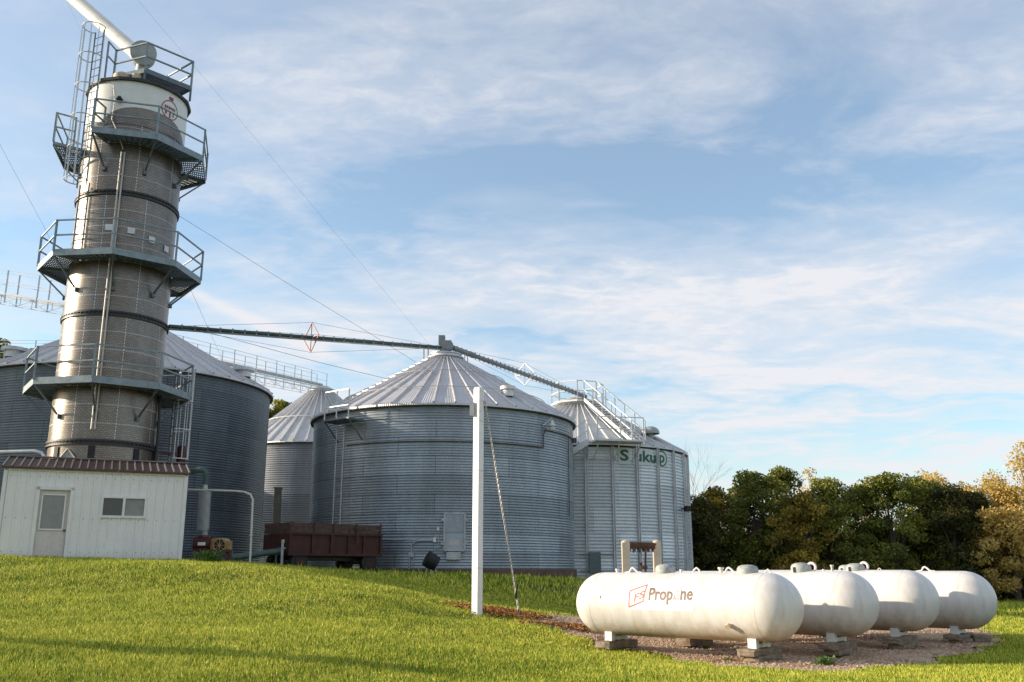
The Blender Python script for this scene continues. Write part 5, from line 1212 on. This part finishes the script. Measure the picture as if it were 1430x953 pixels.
# rusty pipe manifold between tan posts
MY = 18.6; m0 = g_at(873, MY); m1 = g_at(917, MY + .2)
man = empty('pipe_manifold', m0, 'rusty pipe manifold hung between two tan posts behind the lettered tank', 'pipe manifold')
for p, px, Yp in ((m0, 873.5, MY), (m1, 917, MY + .2)):
    t_ = at(px, 758, Yp); q = MB(); q.beam(Vector((t_.x, t_.y, gz(t_.x, t_.y) - .1)), t_, .15, .15); q.lathe([(.082, -.01), (.075, .03), (0, .06)], t_, 12); q.build('post', 'tan_paint', man, smooth=True)
q = MB(); a_, b_ = at(876, 760, MY - .02), at(922, 761, MY + .2); q.tube([a_, b_], .045, 10); q.tube([a_ - up * .05, b_ - up * .05], .03, 8)
for i in range(7):
    c0 = a_.lerp(b_, (i + .4) / 7); q.cyl(c0 + up * .0, c0 - up * .14, .03, 8); q.cyl(c0 - up * .05 + Vector((-.04, 0, 0)), c0 - up * .05 + Vector((.04, 0, 0)), .05, 8)
q.build('pipe', 'rust', man, smooth=True); q = MB()
for px in (884.5, 894): q.tube([at(px, 766, MY), at(px + .3, 772, MY)], .02, 6)
for px in (892.2,): q.tube([at(px, 768, MY), at(px, 800, MY)], .010, 5)
q.build('hose', 'cable', man); q = MB(); q.tube([at(901.5, 766, MY), at(901.5, 802, MY)], .020, 8); q.tube([at(895, 788, MY - .1), at(895, 803, MY - .1)], .02, 8); q.cyl(at(893, 788, MY - .1), at(897, 788, MY - .1), .03, 8); q.cyl(at(897, 793, MY), at(904, 793, MY), .03, 8); q.build('riser', 'rust', man, smooth=True)

# weeds, leaf litter
def weed(px, py, label, s=1.0, seed=0):
    g = np.random.default_rng(seed); p = on_ground(px, py); n = 420; th = g.uniform(0, 6.28, n); L = g.uniform(.03, .07, n) * s; rr = g.uniform(0, .13, n) * s; el = g.uniform(.3, 1.3, n)
    b = np.stack([p.x + rr * np.cos(th) * 1.6, p.y + rr * np.sin(th), np.full(n, p.z) + g.uniform(0, 1, n) ** 2 * .13 * s], 1); d = np.stack([np.cos(th) * np.cos(el), np.sin(th) * np.cos(el), np.sin(el)], 1) * L[:, None]; sd2 = np.stack([-np.sin(th), np.cos(th), 0 * th], 1) * (.014 * s)
    V = np.stack([b, b + d * .5 - sd2, b + d, b + d * .5 + sd2], 1).reshape(-1, 3)
    tag(fast_mesh('weed', V, np.arange(len(V)).reshape(-1, 4), 'weed_green', loc=tuple(p)), label, 'weed', 'weeds in the gravel')
weed(1152, 931, 'tallest leafy weed, in front of the second tank', .9, 1); weed(1018, 926, 'small low weed on the gravel left of the nearest sleeper', .5, 2); weed(955, 902, 'small weed in the shadow under the lettered tank', .5, 3); weed(985, 908, 'weed under the lettered tank, closer to its right end', .5, 4); weed(822, 886, 'flat weed by the left end of the lettered tank', .5, 5)
weed(480, 799, 'ragged weeds in front of the red wagon wheels', 2.2, 6); weed(290, 786, 'low weeds in front of the red blower', 2.0, 7)
n = 5200; g = np.random.default_rng(5)
c0 = on_ground(705, 861); c1 = on_ground(800, 880)
X = np.concatenate([g.normal(at(700, 858, 21.2).x, .42, 3800), g.normal(c1.x + .0, .45, n - 3800)]); Yy = np.concatenate([g.normal(21.6, .38, 3800), g.normal(c1.y + .1, .35, n - 3800)]); Z = ground_z(X, Yy) + .05; s = g.uniform(.018, .042, n); t = g.uniform(0, 6.28, n)
dx, dy = np.cos(t) * s, np.sin(t) * s; V = np.stack([np.stack([X - dx, Yy - dy, Z], 1), np.stack([X + dy, Yy - dx, Z + g.uniform(0, .04, n)], 1), np.stack([X + dx, Yy + dy, Z + .01], 1), np.stack([X - dy, Yy + dx, Z + g.uniform(0, .04, n)], 1)], 1).reshape(-1, 3)
tag(fast_mesh('fallen_leaves', V, np.arange(len(V)).reshape(-1, 4), 'leaf_litter', tint=g.uniform(0, 1, n)), 'orange brown fallen leaves around the white pole foot and the gravel edge', 'leaves', kind='stuff')

# unseen pole added left of the frame to cast the shadow across the lawn
tip = on_ground(600, 941); hor = Vector((sun_dir.x, sun_dir.y, 0)).normalized(); up_ = empty('shadow_pole', tip + hor * 11.5 - up * .3, 'thick tapered wooden pole added unseen left of the frame, throwing a long lawn shadow', 'pole')
pb2 = tip + hor * 11.5; g2 = gz(pb2.x, pb2.y); MB().cyl((pb2.x, pb2.y, g2 - .3), (pb2.x, pb2.y, tip.z + 11.5 * math.tan(SUN_EL)), .36, 20, .20).build('shaft', 'post_wood', up_, smooth=True)
c0 = Vector((pb2.x, pb2.y, tip.z + 11.5 * math.tan(SUN_EL))); MB().lathe([(.21, -.02), (.22, .03), (0, .1)], c0, 16).build('cap', 'galvanised', up_)

# ---------------------------------------------------------------- trees
def tree(x, y, h, w, leafm, label, seed, name='tree', density=1.0, bark='bark', crown_low=0.12, leaf=0.13, clumps=46, sparse=False, zb=None):
    g = np.random.default_rng(seed); z0 = gz(x, y) if zb is None else zb
    root = empty(name, (x, y, z0), label, 'tree', 'trees behind the bins and tanks'); q = MB()
    th = h * .42; q.tube([(x, y, z0 - .2), (x + g.normal(0, .08), y, z0 + th * .5), (x + g.normal(0, .15), y, z0 + th)], [.11 + .014 * h, .08 + .010 * h, .05 + .006 * h], 8)
    cents = []
    for i in range(clumps):
        f = g.uniform(crown_low, 1) ** .85; a = g.uniform(0, 2 * PI); env = math.sin(min(1, (1.08 - f) * 1.35 + .05) * PI / 2) * (0.75 + .35 * math.sin(a * 3 + seed)); rr = w / 2 * env * math.sqrt(g.uniform(.12, 1))
        cents.append((x + rr * math.cos(a), y + rr * math.sin(a), z0 + f * h * .96 + g.normal(0, .12), .20 + .30 * g.uniform() + .03 * w))
        if i % (2 if not sparse else 1) == 0:
            c = cents[-1]; s = Vector((x, y, z0 + min(th, max(.3, (c[2] - z0) * .5)))); e = Vector(c[:3]); md = s.lerp(e, .5) + Vector((g.normal(0, .1), g.normal(0, .1), .12)); q.tube([s, md, e], [.045 + .004 * h, .026, .010], 5)
    q.build('trunk', bark, root, smooth=True)
    P_, T_ = [], []
    for (cx, cy, cz, cr) in cents:
        m = int(150 * density * (cr / .5) ** 2); d = g.normal(0, 1, (m, 3)); d /= np.linalg.norm(d, axis=1)[:, None]; r_ = cr * g.uniform(.35, 1.15, m)[:, None] ** .7
        P_.append(np.array([cx, cy, cz]) + d * r_ * np.array([1.15, 1.15, .72])); T_.append(np.clip(g.normal(.5, .16) + g.normal(0, .14, m), 0, 1))
    P_ = np.concatenate(P_); T_ = np.concatenate(T_); m = len(P_); ax = g.normal(0, 1, (m, 3)); ax /= np.linalg.norm(ax, axis=1)[:, None]; bx2 = np.cross(ax, g.normal(0, 1, (m, 3))); bx2 /= np.linalg.norm(bx2, axis=1)[:, None]; s = (leaf * g.uniform(.5, 1.0, m))[:, None]
    V = np.stack([P_ - ax * s, P_ - bx2 * s * .6, P_ + ax * s, P_ + bx2 * s * .6], 1).reshape(-1, 3)
    fast_mesh('crown', V, np.arange(len(V)).reshape(-1, 4), leafm, tint=T_, parent=root)
    return root
def top_h(px, py, Y): p = at(px, py, Y); return p.x, p.z - gz(p.x, p.y)
kinds = {'g': ('leaf_green', 'dense green tree'), 'o': ('leaf_olive', 'yellowing olive tree'), 'y': ('leaf_gold', 'golden autumn tree'), 'd': ('leaf_dark', 'dark shaded tree')}
row = [(972, 700, 50, 4.4, 'd', 'just right of the bright bin'), (1003, 682, 52.5, 4.6, 'o', 'second from the bright bin, with a yellow top'), (1048, 655, 51, 5.0, 'g', 'above the lettered tank, with the tall rounded top'), (1088, 657, 53, 4.6, 'g', 'with a dark top, above the right end of the lettered tank'),
       (1118, 690, 49.5, 4.2, 'o', 'low and yellow spotted, above the second tank'), (1152, 666, 51, 4.8, 'g', 'above the valve hood of the second tank'), (1196, 672, 52.5, 4.6, 'g', 'above the valve hood of the third tank'), (1238, 662, 50.5, 5.2, 'g', 'broad and bright topped, above the third tank'),
       (1282, 668, 52, 5.0, 'g', 'broad, above the farthest tank'), (1322, 684, 50, 4.4, 'd', 'lower and nearly black, right of the farthest tank hood'), (1362, 690, 51.5, 4.4, 'd', 'dark and thin, with light showing through it'), (1402, 676, 49.5, 4.6, 'y', 'full crowned, at the right picture edge'), (1455, 680, 51, 5, 'd', 'partly beyond the right picture edge'), (1520, 670, 52, 5.2, 'g', 'beyond the right picture edge')]
for i, (px, py, Y, w, k, where) in enumerate(row):
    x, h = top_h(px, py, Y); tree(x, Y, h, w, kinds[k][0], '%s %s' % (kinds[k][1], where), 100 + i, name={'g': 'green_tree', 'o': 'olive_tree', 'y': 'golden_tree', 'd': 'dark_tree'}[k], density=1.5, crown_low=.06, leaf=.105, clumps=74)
back = [(1133, 652, 56, 2.6, 'pale gold treetop peeping out behind the dark green tops', 26), (1212, 668, 57, 3.6, 'golden treetop between the two green crowns above the third tank', 34), (1300, 655, 57, 4.6, 'golden treetop behind the dark crowns above the farthest tank', 44), (1345, 672, 56, 4.2, 'thin golden tree left of the tallest gold one', 34), (1385, 655, 56, 4.2, 'golden tree near the right picture edge with bare twigs', 38), (1432, 612, 55, 5.2, 'tallest sparse golden tree at the right picture edge', 60), (1025, 684, 57, 3.2, 'yellow treetop behind the left end of the tree row', 24), (1500, 640, 57, 5, 'golden tree beyond the right picture edge', 50)]
for i, (px, py, Y, w, lb, nc) in enumerate(back):
    x, h = top_h(px, py, Y); tree(x, Y, h, w, 'leaf_gold', lb, 200 + i, 'golden_tree', density=.42, bark='bark_pale', crown_low=.35, leaf=.11, clumps=nc, sparse=True)
# shrubby belt behind fills the foot of the row
for i in range(9):
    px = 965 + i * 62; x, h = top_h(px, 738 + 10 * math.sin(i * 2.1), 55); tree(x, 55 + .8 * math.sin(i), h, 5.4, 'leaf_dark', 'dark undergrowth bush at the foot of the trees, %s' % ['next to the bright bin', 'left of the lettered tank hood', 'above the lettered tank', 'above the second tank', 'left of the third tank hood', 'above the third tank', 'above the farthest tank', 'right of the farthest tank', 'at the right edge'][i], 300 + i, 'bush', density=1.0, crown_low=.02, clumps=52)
# bare sapling
x, h = top_h(962, 622, 60); sap = empty('bare_tree', (x, 60, gz(x, 60)), 'leafless twiggy tree just right of the bright bin', 'tree'); q = MB(); g = random.Random(4)
def twig(p, d, L, r, lv):
    e = p + d * L; q.tube([p, p.lerp(e, .5) + Vector((g.uniform(-.05, .05), 0, .03)), e], [r, r * .8, r * .55], 4)
    if lv:
        for k in range(3): nd = (d + Vector((g.uniform(-.8, .8), g.uniform(-.5, .5), g.uniform(-.1, .6)))).normalized(); twig(p.lerp(e, g.uniform(.45, 1)), nd, L * .62, r * .55, lv - 1)
b0_ = Vector((x, 60, gz(x, 60))); twig(b0_, Vector((.03, 0, 1)), h * .45, .05, 0)
for k in range(5): twig(b0_ + up * h * (.3 + .035 * k), Vector((g.uniform(-.5, .5), g.uniform(-.3, .3), 1)).normalized(), h * .3, .018, 3)
q.build('trunk', 'bark_pale', sap)
# trees far left
for i, (px, py, Y, w, k, lb) in enumerate([(2, 474, 62, 6.0, 'g', 'tall green tree behind the left bin at the left picture edge'), (45, 482, 64, 5.0, 'g', 'green treetop just left of the dryer tower, behind the left bin'), (-50, 470, 63, 7, 'g', 'green tree beyond the left picture edge'),
        (398, 556, 82, 6.0, 'g', 'green tree showing between the left bin and the farthest bin'), (382, 566, 80, 5.0, 'd', 'dark treetop touching the right eave of the left bin')]):
    x, h = top_h(px, py, Y); tree(x, Y, h, w, kinds[k][0], lb, 400 + i, 'green_tree', density=.8, leaf=.18, clumps=70, crown_low=.25)
